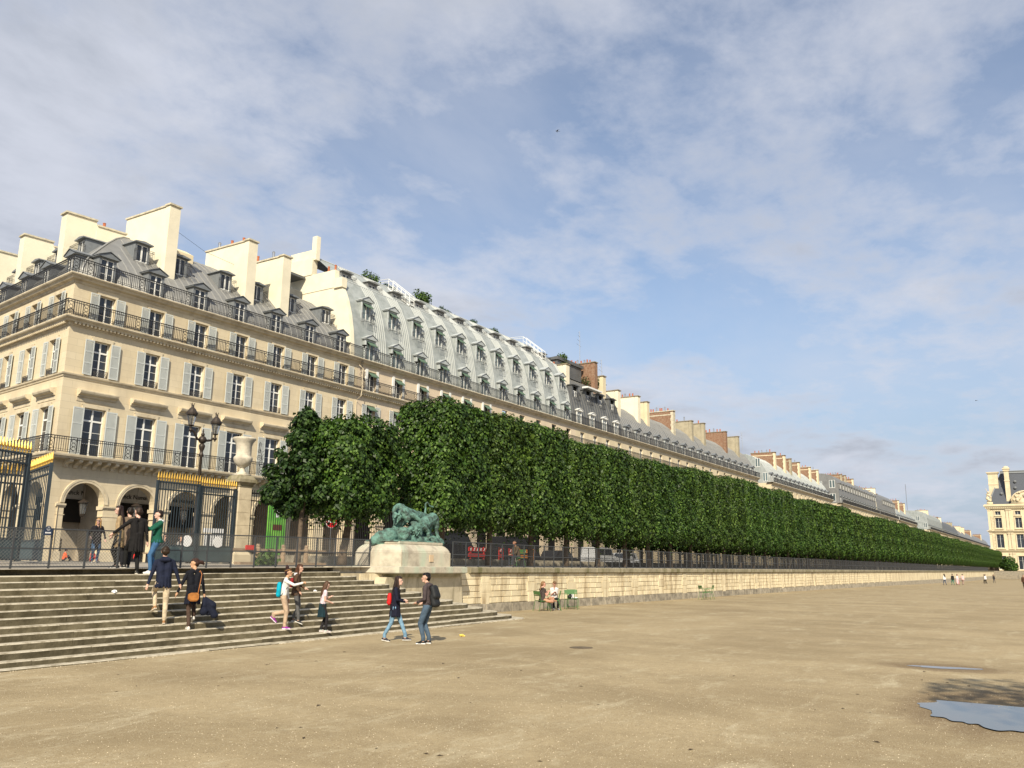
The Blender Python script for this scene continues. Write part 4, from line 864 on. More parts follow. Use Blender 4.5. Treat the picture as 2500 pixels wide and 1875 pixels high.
# local x from 0 (left corner, Y=28.4) to 30
def pw_hole(b, xa, xb, z0, z1, holes):
    """a wall strip with rectangular holes [(cx,hw,za,zb)] all in one row"""
    x = xa
    for (c, hw, za, zb) in holes:
        b.quad((x, 0, z0), (c - hw, 0, z0), (c - hw, 0, z1), (x, 0, z1)); hole_wall(b, c - hw, c + hw, z0, z1, c, hw, za, zb, 0, .6); x = c + hw
    b.quad((x, 0, z0), (xb, 0, z0), (xb, 0, z1), (x, 0, z1))
rows = [(0, 10.4, 1.5, 2.6, 8.2), (10.4, 18.7, 1.35, 11.6, 17.4), (18.7, 25.0, 1.2, 20.0, 24.4), (25.0, 30.0, 1.0, 25.6, 27.2)]
for (z0, z1, hw, za, zb) in rows: pw_hole(b, 0, 30, z0, z1, [(c, hw, za, zb) for c in bays])
b.quad((0, 22, 0), (0, 0, 0), (0, 0, 30), (0, 22, 30)); b.build('wall', M['palace'], pv, PVM)
PWM = {}
for (z0, z1, hw, za, zb) in rows:
    for c in bays:
        W_ = PWM.setdefault((hw, za), window_mesh(hw * 2, zb - za, 2, [(zb - za) * .66] if zb - za > 2 else [], 'window', None, 'pane')); window(pv, PVM @ T((c, .4, za)), W_, 1)
b = MB()
def pbox(x0, x1, d, z0, z1): b.box(x0, x1, -d, -.002, z0, z1)
for z0, z1, d in ((10.1, 10.5, .5), (10.5, 10.7, .8), (18.2, 18.7, .5), (18.7, 19.0, .9), (28.2, 28.8, .5), (28.8, 29.3, .9), (29.3, 29.9, 1.3), (29.9, 30.2, 1.0)): pbox(-d, 30, d, z0, z1)
for i in range(40): b.box(-.6 + i * .75, -.25 + i * .75, -.88, -.1, 28.35, 28.78)
for c in bays:
    for (z0, z1, hw, za, zb) in rows:
        pbox(c - hw - .35, c - hw - .02, .25, za - .3, zb + .35); pbox(c + hw + .02, c + hw + .35, .25, za - .3, zb + .35); pbox(c - hw, c + hw, .25, zb + .02, zb + .35); pbox(c - hw - .5, c + hw + .5, .5, za - .55, za - .3)
for xx in (0.0, 6.9, 8.0, 14.4, 15.4, 21.8, 22.8, 29.0):
    for (za, zb) in ((.8, 9.6), (11.0, 18.0), (19.2, 28.0)):
        pbox(xx, xx + .95, .35, za + .5, zb - .5); pbox(xx - .1, xx + 1.05, .5, za, za + .5); pbox(xx - .12, xx + 1.07, .55, zb - .5, zb)
for i in range(9):
    for za in (11.5, 19.5): pbox(1.1, 1.1 + (.9 if i % 2 else .6), .2, za + i * .65, za + i * .65 + .6)
b.build('pilasters_and_cornices', M['palace'], pv, PVM)
b = MB()
# steep roof with a truncated top
b.frus(0.6, 29.4, .6, 21, 30.2, 6.2, 23.8, 6.0, 16, 44.0); b.build('roof', M['slate'], pv, PVM)
b = MB(); b.frus(5.9, 24.1, 5.7, 16.3, 44.0, 6.2, 23.8, 6.0, 16, 44.9); b.tube([(6, 6, 44.9), (24, 6, 44.9)], .3, 6); b.tube([(.6, .6, 30.3), (6.2, 6.0, 44.0)], .22, 6); b.build('roof_crest', M['lead'], pv, PVM)
for (cx_, cy_, w_, zt) in ((3.2, 4.6, 1.9, 45.0), (8.6, 2.0, 1.25, 46.2)):
    b = MB(); b.box(cx_ - w_, cx_ + w_, cy_ - 1.2, cy_ + 1.2, 31, zt - 1.2) if w_ > 1.5 else b.box(cx_ - .9, cx_ + .9, cy_ - .9, cy_ + .9, 30.5, zt - 1.6)
    ww = w_ if w_ > 1.5 else .9; dd = 1.2 if w_ > 1.5 else .9
    b.box(cx_ - ww - .15, cx_ + ww + .15, cy_ - dd - .15, cy_ + dd + .15, zt - 6, zt - 5.6); b.box(cx_ - ww - .3, cx_ + ww + .3, cy_ - dd - .3, cy_ + dd + .3, zt - 1.6 if w_ < 1.5 else zt - 1.2, zt - .8); b.box(cx_ - ww - .55, cx_ + ww + .55, cy_ - dd - .55, cy_ + dd + .55, zt - .8, zt - .4)
    if w_ < 1.5: b.lathe([(1.3, zt - .4), (1.2, zt), (.7, zt + .5), (.1, zt + .7)], 12, (cx_, cy_, 0))
    b.build('chimney', M['palace'], pv, PVM)
b = MB()
for (px, pz) in ((11.5, 40), (11.4, 37.2), (16.5, 40.3), (21, 40), (6.0, 34.8)):
    y_ = .6 + (pz - 30.2) * .39; b.lathe([(.45, 0), (.6, .2), (.6, .5), (.3, .9)], 10, (0, 0, 0), 0, T((px, y_ - .1, pz)) @ Matrix.Rotation(math.pi / 2 - .37, 4, 'X'))
b.build('roof_eye', M['lead'], pv, PVM)
b = MB()    # carved pediment in the middle and the statue group at the corner
cxp = 15.0; pts = [(cxp - 6, 30.2)] + [(cxp + 5.4 * -math.cos(t), 31.2 + 4.2 * math.sin(t)) for t in [math.pi * i / 14 for i in range(15)]] + [(cxp + 6, 30.2)]
b.prism(pts, -.6, .8, 'y'); b.prism([(p[0] * 1.05 - cxp * .05, p[1] * 1.0 + .5) for p in pts[1:-1]] + [(p[0], p[1]) for p in pts[1:-1]][::-1], -1.0, .6, 'y')
rr = random.Random(4)
for k in range(26):
    t_ = math.pi * rr.random(); r_ = rr.uniform(2.5, 5.6); b.ball((cxp - r_ * math.cos(t_), -.9, 31.4 + r_ * .85 * math.sin(t_)), rr.uniform(.35, .8), 8, 6, 0, (1, .6, 1.2))
for k in range(16):
    b.ball((1.1 + rr.uniform(-.7, .7), .7 + rr.uniform(-.5, .5), 31 + 4.8 * k / 16), rr.uniform(.5, .95) * (1 - k / 30), 8, 6)
b.tube([(.9, .5, 35), (.2, .2, 37.2)], .12, 5); b.box(.1, 2.4, -.2, 1.6, 30.2, 31.2); b.build('carved_ornament', M['palace'], pv, PVM, smooth=True)
b = MB(); b.box(318, 330, 8, 30, -.5, 1.9); b.box(310, 318, 14, 26, -.5, .8); o = b.build('far_terrace_wall', M['wallbase']); tag(o, 'low dark terrace wall below the palace in the far distance', 'wall')
# ================================================================== trees
def leaf_mat(name, c1, c2, c3):
    m = bpy.data.materials.new(name); m.use_nodes = True; t = m.node_tree; N_ = t.nodes.new; K = t.links.new; b = t.nodes['Principled BSDF']; o = t.nodes['Material Output']
    gp = N_('ShaderNodeNewGeometry'); rp = N_('ShaderNodeValToRGB'); e = rp.color_ramp.elements; e[0].color = (*c1, 1); e[1].color = (*c3, 1); el = rp.color_ramp.elements.new(.55); el.color = (*c2, 1); K(gp.outputs['Random Per Island'], rp.inputs[0])
    n = N_('ShaderNodeTexNoise'); n.inputs['Scale'].default_value = .9; n.inputs['Detail'].default_value = 3; K(gp.outputs['Position'], n.inputs['Vector'])
    hs = N_('ShaderNodeHueSaturation'); mr = N_('ShaderNodeMapRange'); K(n.outputs[0], mr.inputs[0]); mr.inputs[1].default_value = .3; mr.inputs[2].default_value = .7; mr.inputs[3].default_value = .72; mr.inputs[4].default_value = 1.3; K(mr.outputs[0], hs.inputs['Value']); K(rp.outputs[0], hs.inputs['Color'])
    oi = N_('ShaderNodeObjectInfo'); mr2 = N_('ShaderNodeMapRange'); K(oi.outputs['Random'], mr2.inputs[0]); mr2.inputs[3].default_value = .494; mr2.inputs[4].default_value = .506; K(mr2.outputs[0], hs.inputs['Hue'])
    K(hs.outputs[0], b.inputs['Base Color']); b.inputs['Roughness'].default_value = .5; b.inputs['Specular IOR Level'].default_value = .35
    tr = N_('ShaderNodeBsdfTranslucent'); K(hs.outputs[0], tr.inputs['Color']); mx = N_('ShaderNodeMixShader'); mx.inputs[0].default_value = .22; K(b.outputs[0], mx.inputs[1]); K(tr.outputs[0], mx.inputs[2]); K(mx.outputs[0], o.inputs['Surface']); return m
M['leaf'] = leaf_mat('linden_leaves', (.017, .042, .006), (.043, .092, .012), (.120, .200, .032))
M['leaf_d'] = leaf_mat('chestnut_leaves', (.012, .032, .007), (.026, .060, .011), (.065, .120, .025))
def leaves_mesh(name, pos, nrm, size, mt, seed):
    """numpy: one folded kite per leaf"""
    r = np.random.default_rng(seed); n = len(pos); nrm = nrm / np.linalg.norm(nrm, axis=1)[:, None]
    up = np.tile([0., 0., -1.], (n, 1)) + r.normal(0, .55, (n, 3)); a = up - nrm * (up * nrm).sum(1)[:, None]; a /= np.maximum(1e-6, np.linalg.norm(a, axis=1))[:, None]; c = np.cross(nrm, a)
    s = (size * r.uniform(.65, 1.3, n))[:, None]
    P = np.stack([pos - a * s * .5, pos + c * s * .42 + nrm * s * .14 - a * s * .05, pos + a * s * .62, pos - c * s * .42 + nrm * s * .14 - a * s * .05], 1).reshape(-1, 3)
    me = bpy.data.meshes.new(name); me.vertices.add(4 * n); me.vertices.foreach_set('co', P.astype(np.float32).ravel()); me.loops.add(4 * n); me.loops.foreach_set('vertex_index', np.arange(4 * n, dtype=np.int32))
    me.polygons.add(n); me.polygons.foreach_set('loop_start', np.arange(0, 4 * n, 4, dtype=np.int32)); me.polygons.foreach_set('loop_total', np.full(n, 4, np.int32)); me.materials.append(mt); me.update(calc_edges=True); return me
def box_crown(seed, lx, ly, z0, z1, n, size, mt, bumps=.20, rough=.0):
    """clipped crown: shell of leaves on a rounded box plus a sparse inside; origin under the crown centre"""
    r = np.random.default_rng(seed); H = z1 - z0; A = np.array([lx * H, lx * H * .55, ly * H, ly * H, lx * ly, lx * ly * .45]); f = r.choice(6, n, p=A / A.sum())
    u, v = r.uniform(-.5, .5, n), r.uniform(-.5, .5, n); p = np.zeros((n, 3)); nn = np.zeros((n, 3))
    for k, (ax, sg) in enumerate(((1, -1), (1, 1), (0, -1), (0, 1), (2, 1), (2, -1))):
        q = f == k; o = [i for i in range(3) if i != ax]; p[q, ax] = sg * .5; p[q, o[0]] = u[q]; p[q, o[1]] = v[q]; nn[q, ax] = sg
    d = np.array([lx, ly, H]); P = p * d; rad = .75
    inner = np.clip(P, -d / 2 + rad, d / 2 - rad); off = P - inner; ln = np.maximum(np.linalg.norm(off, axis=1), 1e-6)[:, None]; N2 = off / ln; P = inner + N2 * rad
    ph = r.uniform(0, 6.28, 12)
    w = (np.sin(P[:, 0] * 1.9 + ph[0]) * np.sin(P[:, 2] * 1.6 + ph[1]) + .8 * np.sin(P[:, 0] * 4.1 + P[:, 1] * 3.1 + ph[2]) * np.sin(P[:, 2] * 3.7 + ph[3]) + .6 * np.sin(P[:, 0] * 8.3 + ph[4]) * np.sin(P[:, 2] * 9.1 + P[:, 1] * 7.7 + ph[5]))
    depth = np.where(r.random(n) < .62, r.exponential(.09, n), r.uniform(.1, .75, n))
    P = P + N2 * (w * bumps * .5 - depth)[:, None] + r.normal(0, .035, (n, 3))
    low = (P[:, 2] < -H / 2 + .6); P[low, 2] -= r.exponential(.16, low.sum()) * (np.sin(P[low, 0] * 3.3 + ph[6]) > -.2)
    nrm = N2 + np.array([0, 0, .35]) + r.normal(0, .48, (n, 3)); P[:, 2] += (z0 + z1) / 2
    ni = n // 7; Q = r.uniform(-.44, .44, (ni, 3)) * d + [0, 0, (z0 + z1) / 2]
    P = np.vstack([P, Q]); nrm = np.vstack([nrm, r.normal(0, 1, (ni, 3))]); sz = np.concatenate([np.full(n, size), np.full(ni, size * 3.2)])
    return leaves_mesh('crown', P, nrm, sz, mt, seed + 1)
def lobes_crown(seed, lobes, n, size, mt, flat=1.0):
    r = np.random.default_rng(seed); L_ = np.array(lobes, float); vol = (L_[:, 3] ** 2); k = r.choice(len(L_), n, p=vol / vol.sum()); dirs = r.normal(0, 1, (n, 3)); dirs /= np.linalg.norm(dirs, axis=1)[:, None]
    rad = L_[k, 3] * (1 - np.abs(r.normal(0, .22, n))); P = L_[k, :3] + dirs * rad[:, None] * [1, 1, flat] + r.normal(0, .06, (n, 3)); nrm = dirs + np.array([0, 0, .5]) + r.normal(0, .5, (n, 3)); return leaves_mesh('crown', P, nrm, np.full(n, size), mt, seed + 1)
def trunk_mesh(seed, h, r0, lean, limbs, name='trunk'):
    rr = random.Random(seed); b = MB(); pts = []; rs = []
    for i in range(7):
        t = i / 6; pts.append((lean[0] * t + rr.uniform(-.03, .03), lean[1] * t + rr.uniform(-.03, .03), h * t)); rs.append(r0 * (1.25 - .25 * min(1, t * 5)) * (1 - .35 * t))
    b.tube(pts, rs, 9)
    for (dx, dy, dz) in limbs:
        p0 = Vector(pts[5]); b.tube([p0, p0 + Vector((dx * .4, dy * .4, dz * .55)), p0 + Vector((dx, dy, dz))], [r0 * .5, r0 * .35, r0 * .12], 6)
    return b.mesh(name, M['bark'], True)
TREE_DY = 3.3; TSP = 4.1
CROWNS = [box_crown(20 + k, 4.12, TREE_DY, 3.85 - 1.87, 9.75 - 1.87, 22000, .138, M['leaf'], .24) for k in range(4)]
CROWN_F = [box_crown(40 + k, 4.02, TREE_DY, 3.75 - 1.87, 9.8 - 1.87, 10000, .21, M['leaf'], .26) for k in range(2)]
TRUNKS = [trunk_mesh(60 + k, 3.2, .17, (random.uniform(-.15, .15), random.uniform(-.1, .1)), [(1.3, .3, 1.9), (-1.2, .4, 2.2), (.2, -1.2, 2.0), (-.2, 1.3, 2.1)]) for k in range(4)]
def tree(name, label, loc, crown, trunk, rz=0.0, group=None, sc=(1, 1, 1)):
    t = thing(name, label, 'tree', loc, rz, group); Dg = Matrix.Diagonal((*sc, 1)); link('trunk', trunk, t, Matrix.Diagonal((1, 1, 1, 1))); link('crown', crown, t, Dg); return t
rr = random.Random(5)
near_labels = ['first tree of the long clipped linden row, rising behind the bronze lions', 'second clipped linden of the row, right of the bronze lions', 'third clipped linden of the row, its crown level with the first two',
               'fourth clipped linden, just past the drop in the hedge top', 'fifth clipped linden, above the two women on green chairs']
X0 = 33.85
ORD = ['sixth', 'seventh', 'eighth', 'ninth', 'tenth', 'eleventh', 'twelfth', 'thirteenth', 'fourteenth', 'fifteenth', 'sixteenth', 'seventeenth', 'eighteenth', 'nineteenth', 'twentieth']
for i in range(95):
    x = X0 + TSP * i; k = rr.randrange(4); far = i > 16
    lab = near_labels[i] if i < 5 else (ORD[i - 5] + ' clipped linden of the long row, counted from the bronze lions' if i < 20 else 'clipped linden in the far part of the row receding towards the palace')
    sc = (1.02, 1, 1.0 if i < 3 else rr.uniform(.94, 1.02)); fl = 0
    tree('linden_tree', lab, (x, 25.6 + rr.uniform(-.06, .06), 1.87), CROWN_F[i % 2] if far else CROWNS[k], TRUNKS[k], 0, 'clipped linden row on the terrace', sc)
# second row behind, seen as trunks under the crowns
for i in range(24):
    tree('linden_tree', 'linden of the back row, seen as a dark trunk under the clipped crowns', (64.0 + TSP * i, 29.8, 1.87), CROWN_F[i % 2], TRUNKS[i % 4], 0, 'back row of lindens by the street railing', (1.0, 1.0, .93))
# the lone linden and the darker tree left of the pedestal
c1 = box_crown(80, 3.9, 3.6, 3.95 - 1.87, 8.15 - 1.87, 20000, .138, M['leaf'], .42)
tree('young_linden_tree', 'rounded young linden left of the bronze lions, with a leaning trunk', (28.15, 26.7, 1.87), c1, trunk_mesh(71, 3.2, .19, (.45, 0), [(1, .2, 1.6), (-1.0, .2, 1.7), (.1, -.8, 1.5)]), 0, None, (1.0, 1.0, 1.0))
rl_ = random.Random(21); lb = []
for k in range(64):
    z = 2.3 + 4.1 * (k / 64) ** 1.05; w = 1.75 * (1 - ((z - 2.2) / 4.5) ** 1.15) + .12; a = rl_.uniform(0, 6.28); q = w * math.sqrt(rl_.random()); lb.append((q * math.cos(a), q * math.sin(a) * .8, z + rl_.uniform(-.15, .15), rl_.uniform(.26, .50) * (1 - .35 * (z - 2.3) / 4.1)))
lb += [(-1.9, -.2, 2.75, .34), (-1.6, .1, 2.9, .4), (.08, 0, 6.55, .16), (.05, 0, 6.3, .24)]
c2 = lobes_crown(82, lb, 13500, .165, M['leaf_d'])
tree('maple_tree', 'dark irregular tree with a pointed top between the urn pillar and the linden', (26.0, 27.2, 1.87), c2, trunk_mesh(73, 2.8, .13, (.1, 0), [(.8, .2, 1.6), (-.9, .1, 1.2), (0, -.5, 1.5)]), 0, None, (1, 1, 1.0))
c3 = lobes_crown(84, [(random.uniform(-3, 3), random.uniform(-3, 3), random.uniform(5.5, 10), random.uniform(1.3, 2.2)) for _ in range(16)], 9000, .30, M['leaf'])
tk = trunk_mesh(75, 5.2, .28, (.2, .1), [(2, .5, 2.5), (-2, .8, 2.4), (.5, -2, 2.6), (-.3, 2, 2.5)])
tree('chestnut_tree', 'garden tree standing out of frame to the right, its shade crossing the sand', (4.9, -8.8, gz(4.9)), c3, tk, .3, 'trees right of the viewer'); tree('chestnut_tree', 'garden tree standing out of frame to the right, its shade crossing the sand', (.0, -10.4, gz(-1)), c3, tk, 1.9, 'trees right of the viewer', (1.05, 1.05, 1.05))
c4 = lobes_crown(86, [(0, 0, 3.0, 1.6), (1, .4, 3.4, 1.4), (-1, .2, 3.2, 1.4), (.2, 0, 4.6, 1.2), (.8, -.4, 2.2, 1.0), (-1.6, 0, 2.6, 1.0)], 4200, .32, M['leaf'])
tree('far_garden_tree', 'small loose tree in front of the palace wall at the end of the row', (372, 19.0, gz(300)), c4, TRUNKS[0], .4, None, (1.7, 1.7, 1.35)); 
# a small shrub at the foot of the pillar
c5 = lobes_crown(88, [(0, 0, .25, .28), (.3, .1, .2, .22), (-.3, 0, .18, .2)], 420, .12, M['leaf'])
o = link('terrace_weed', c5, None, T((21.5, 24.0, tz(21.5, 24)))); tag(o, 'small grassy weed clump behind the fence near the pillar', 'plant')
# rooftop shrubs on the silver-roofed building
rl = ['leafy shrub on the silver roof nearest its cream party wall', 'shrub beside the first white roof stair', 'tall bushy tree tub standing highest on the silver roof', 'low shrub right of the tall roof tub', 'flowering low shrub midway along the silver roof ridge', 'round clipped ball shrub on the silver roof', 'small conifer by the second white roof stair']
for i, (x, z, s) in enumerate(((59.0, 28.2, 1.0), (62.5, 28.1, .8), (67.6, 28.3, 1.25), (71.0, 28.0, .8), (73.6, 28.0, .75), (77.0, 28.1, .8), (81.2, 28.1, .75))):
    cr = lobes_crown(90 + i, [(random.uniform(-.8, .8), random.uniform(-.3, .3), random.uniform(.3, 1.0), random.uniform(.3, .6)) for _ in range(7)], 900, .16, M['leaf_d'] if i % 2 else M['leaf'])
    b = MB(); b.box(-.8, .8, -.3, .3, -.3, .25); t = thing('rooftop_shrub', rl[i], 'shrub', (x, 54.6, z), 0, 'shrubs on the silver roof'); b.build('planter', M['zinc_d'], t); link('crown', cr, t, Matrix.Diagonal((s, s, s, 1)))
rl = ['grey-green shrub on the dark-roofed building beside the antenna fan', 'hanging green shrub over the dark roof terrace', 'thick green plants at the right end of the dark roof']
for i, (x, y, z, s) in enumerate(((91.6, 51.6, 26.9, 1.1), (97.9, 50.6, 25.3, 1.0), (100.2, 50.6, 24.9, 1.1))):
    cr = lobes_crown(97 + i, [(random.uniform(-1, 1), random.uniform(-.4, .4), random.uniform(-.2, .8), random.uniform(.35, .6)) for _ in range(8)], 900, .17, M['leaf_d'] if i else M['leaf']); t = thing('rooftop_shrub', rl[i], 'shrub', (x, y, z), 0, 'shrubs on the dark roof'); link('crown', cr, t, Matrix.Diagonal((s, s, s, 1)))
# ================================================================== tall iron railing, gate leaves, pillar and urn
TIP = MB(); TIP.lathe([(.012, 0), (.03, .02), (.03, .05), (.014, .07), (.022, .10), (.05, .15), (.035, .24), (.004, .40)], 6); TIPM = TIP.mesh('spear_tip', M['gold'])
def iron_panel(name, label, p0, p1, zt, tips=True, plate=True, sp=.125, cat='gate', zb=1.9, m='iron_g', disc=None):
    d = Vector((p1[0] - p0[0], p1[1] - p0[1])); Ln = d.length; t = thing(name, label, cat, (p0[0], p0[1], zb), math.atan2(d.y, d.x)); b = MB(); H = zt - zb; n = max(2, round(Ln / sp))
    for i in range(n + 1): x = Ln * i / n; b.box(x - .014, x + .014, -.014, .014, .06, H)
    stuff(b.build('bars', M[m], t)); b = MB()
    for z in (.06, .70, H - .34, H - .04): b.box(0, Ln, -.03, .03, z - .03, z + .03)
    b.box(-.05, .05, -.05, .05, 0, H + .02); b.box(Ln - .05, Ln + .05, -.05, .05, 0, H + .02)
    b.build('frame', M[m], t)
    if plate: b = MB(); b.box(.05, Ln - .05, -.022, -.016, .08, .68); b.build('kick_plate', mat('green_grey_plate', (.055, .085, .095), .5, var=.3, vscale=3), t)
    if tips:
        for i in range(n + 1): link('spear_tip', TIPM, t, T((Ln * i / n, 0, H)))
    if disc: b = MB(); b.lathe([(.24, -.01), (.24, .01)], 28, (0, 0, 0), 0, T((disc, -.05, .90)) @ Matrix.Rotation(math.pi / 2, 4, 'X')); b.build('white_disc', M['signwhite'], t)
    return t
iron_panel('gate_leaf', 'right gate leaf of dark bars with gilded tips and a white disc', (22.1, 31.5), (24.15, 31.5), 5.22, disc=1.62)
iron_panel('fixed_gate_panel', 'fixed railing panel with gilded tips between the gate leaf and the pillar', (24.3, 31.52), (26.2, 31.6), 5.18, disc=1.06)
iron_panel('gate_leaf', 'left gate leaf swung open towards the garden, gilded tips in a slant', (17.2, 32.4), (15.95, 28.6), 5.15, sp=.26)
iron_panel('gate_leaf', 'gate leaf cut by the left edge of the picture with large gilded tips', (12.0, 27.3), (15.05, 28.35), 5.35)
iron_panel('street_railing', 'railing with gilded tips running left behind the open gate leaves', (3.0, 32.2), (17.2, 32.2), 5.0, cat='railing', plate=False, sp=.17, m='iron')
PANEL = MB()
for i in range(25): PANEL.box(.14 * i - .012, .14 * i + .012, -.012, .012, .45, 3.4)
for z in (.55, 2.9, 3.25): PANEL.box(0, 3.5, -.022, .022, z - .025, z + .025)
PANELM = PANEL.mesh('railing_panel', M['iron'])
t = thing('street_railing', 'long black iron street railing behind the linden row', 'railing', (27.2, 32.0, 1.87)); b = MB(); b.box(0, 270, -.2, .2, 0, .44); b.build('low_wall', M['wallbase'], t)
for i in range(70): link('railing_panel', PANELM, t, T((3.5 * i, 0, 0)))
p = thing('stone_pillar', 'square stone gate pillar topped by a large urn', 'pillar', (26.67, 31.85, 1.87)); b = MB(); hw = .345
for i in range(5): z0 = .55 + i * .58; b.frus(-hw + .012 * 0, hw, -hw, hw, z0 + .006, -hw, hw, -hw, hw, z0 + .574)
b.build('shaft', M['trim'], p)
b = MB(); b.box(-hw + .015, hw - .015, -hw + .015, hw - .015, .1, 3.5); b.build('shaft_core', M['joint'], p)
b = MB(); b.box(-.47, .47, -.47, .47, 0, .40); b.frus(-.47, .47, -.47, .47, .402, -.37, .37, -.37, .37, .54); b.build('base', M['trim'], p)
b = MB(); b.box(-.37, .37, -.37, .37, 3.452, 3.52); b.frus(-.37, .37, -.37, .37, 3.522, -.47, .47, -.47, .47, 3.66); b.box(-.5, .5, -.5, .5, 3.662, 3.80); b.frus(-.46, .46, -.46, .46, 3.802, -.36, .36, -.36, .36, 3.98); b.build('capital', M['coping'], p)
u = thing('stone_urn', 'pale stone urn with flared rim on the gate pillar', 'urn', (26.67, 31.85, 5.86)); b = MB()
b.box(-.3, .3, -.3, .3, -.01, .06); b.lathe([(.24, .06), (.25, .10), (.13, .16), (.11, .28), (.14, .33), (.24, .37), (.38, .50), (.43, .63), (.42, .72), (.36, .76), (.335, .80), (.34, 1.0), (.36, 1.18), (.42, 1.32), (.52, 1.42), (.53, 1.47), (.50, 1.50), (.40, 1.48), (.36, 1.40)], 28); b.build('vessel', M['pedestal'], u, Matrix.Diagonal((1, 1, 1.17, 1)), True)
# ================================================================== street lamp with two lanterns
sl = thing('street_lamp', 'tall brown cast-iron street lamp with two glass lanterns', 'street lamp', (26.0, 34.0, 1.86)); b = MB()
b.lathe([(.30, 0), (.30, .25), (.22, .32), (.24, .5), (.16, .62), (.15, 1.3), (.19, 1.4), (.11, 1.5), (.085, 3.0), (.07, 4.9), (.10, 4.95), (.10, 5.05), (.07, 5.1), (.075, 5.2), (.12, 5.3), (.15, 5.42), (.12, 5.5), (.05, 5.56)], 14); b.build('post', M['bronze_lamp'], sl, None, True)
b = MB(); b.ball((0, 0, 5.72), .19, 12, 8); b.lathe([(.06, 5.88), (.09, 5.98), (.03, 6.08), (.05, 6.13), (.01, 6.25)], 8); b.build('hub', M['bronze_lamp'], sl, None, True)
for s, zt in ((-1, .12), (1, -.12)):
    b = MB(); pts = [(s * .12, 0, 5.7), (s * .3, 0, 5.72), (s * .48, 0, 5.88 + zt), (s * .58, 0, 5.97 + zt), (s * .68, 0, 5.98 + zt)]; b.tube(pts, [.07, .055, .05, .05, .05], 8); b.ball((s * .7, 0, 5.98 + zt), .09, 10, 7); b.lathe([(.02, 5.84 + zt), (.045, 5.88 + zt), (.02, 5.9 + zt)], 6, (s * .7, 0, 0)); b.build('arm', M['bronze_lamp'], sl, None, True)
    b = MB(); c = (s * .7, 0, 6.05 + zt); b.lathe([(.03, 0), (.05, .06), (.03, .1), (.12, .13), (.14, .15), (.12, .17)], 10, c)
    b.lathe([(.235, .62), (.26, .64), (.27, .72), (.24, .76), (.15, .92), (.07, 1.0), (.06, 1.06), (.075, 1.08), (.04, 1.1)], 12, c)
    for k in range(8): a = 2 * math.pi * k / 8; b.box(-.025, .025, -.01, .01, 0, .07, 0, T(Vector(c) + Vector((.255 * math.cos(a), .255 * math.sin(a), .70))) @ RZ(a + 1.57))
    for k in range(5): a = 2 * math.pi * k / 5; b.tube([Vector(c) + Vector((.03 * math.cos(a), .03 * math.sin(a), 1.08)), Vector(c) + Vector((.10 * math.cos(a), .10 * math.sin(a), 1.2))], [.018, .012], 5)
    for k in range(6): a = 2 * math.pi * k / 6; b.tube([Vector(c) + Vector((.125 * math.cos(a), .125 * math.sin(a), .16)), Vector(c) + Vector((.225 * math.cos(a), .225 * math.sin(a), .63))], .009, 4)
    b.tube([Vector(c) + Vector((0, 0, .12)), Vector(c) + Vector((0, 0, .5))], .022, 6); b.build('lantern', M['bronze_lamp'], sl, None, False)
    g2 = MB(); g2.lathe([(.118, .17), (.215, .62)], 12, c); g2.build('lantern_glass', M['glasslamp'], sl)
# ================================================================== small things on the terrace and street
t = thing('timber_barrier', 'low weathered timber barrier with three posts behind the fence', 'barrier', (22.8, 26.0, 1.87))
for x in (0.0, 1.27, 2.5): b = MB(); b.lathe([(.10, 0), (.10, .62), (.07, .66), (.085, .72), (.05, .78)], 10, (x, 0, 0)); b.build('post', M['wood'], t)
b = MB(); b.box(-1.2, 3.6, -.03, .03, .50, .60); b.build('rail', M['wood'], t); b = MB(); b.box(-1.0, 3.4, -.25, .1, .0, .1); b.build('sleeper', M['wood'], t)
b = MB(); b.box(-.22, .22, -.03, .03, 0, .17); tag(b.build('red_board', M['red'], None, T((22.35, 25.9, 2.42))), 'small red board resting on the left end of the timber barrier', 'board')
def noentry(loc, rz):
    t = thing('no_entry_sign', 'round red no-entry sign on a pole under the young linden', 'road sign', loc, rz); b = MB(); b.tube([(0, .03, -2.4), (0, .03, .3)], .03, 8); b.build('pole', M['metalpot'], t); RXm = Matrix.Rotation(math.pi / 2, 4, 'X')
    b = MB(); b.lathe([(.36, -.012), (.36, .0)], 32, (0, 0, 0), 0, RXm); b.build('rim', M['signwhite'], t); b = MB(); b.lathe([(.335, .002), (.335, .012)], 32, (0, 0, 0), 0, RXm); b.build('disc', M['signred'], t); b = MB(); b.box(-.25, .25, -.018, -.0135, -.055, .055); b.build('bar', M['signwhite'], t)
noentry((36.9, 36.0, 4.30), R(-20))
t = thing('green_hoarding', 'bright green advertising panel standing in an arch behind the fence', 'billboard', (42.95, 47.2, 1.86)); b = MB(); b.box(-.8, .8, 0, .12, .35, 4.4); b.build('board', mat('green_print', (.09, .33, .05), .6, vscale=1.1, col2=(.20, .46, .08)), t)
b = MB(); b.box(-.8, .8, -.012, -.002, .2, .6); b.box(-.15, .12, -.012, -.002, 3.2, 3.9); b.build('white_print', M['signwhite'], t); b = MB(); b.box(-.35, .5, -.012, -.002, 2.3, 2.7); b.build('dark_print', mat('print_brown', (.12, .05, .03), .6), t)
for x in (-.7, .7): b = MB(); b.box(x - .04, x + .04, .02, .1, 0, .35); b.build('leg', M['iron'], t)
t = thing('white_notice_board', 'white notice board on legs beyond the fixed gate panel', 'board', (28.7, 36.0, 1.86)); b = MB(); b.box(-.6, .6, 0, .05, 1.5, 1.72); b.box(-.55, .55, .01, .04, .6, 1.45); b.build('panel', M['signwhite'], t)
for x in (-.5, .5): b = MB(); b.box(x - .03, x + .03, .0, .05, 0, .6); b.build('leg', M['metalpot'], t)
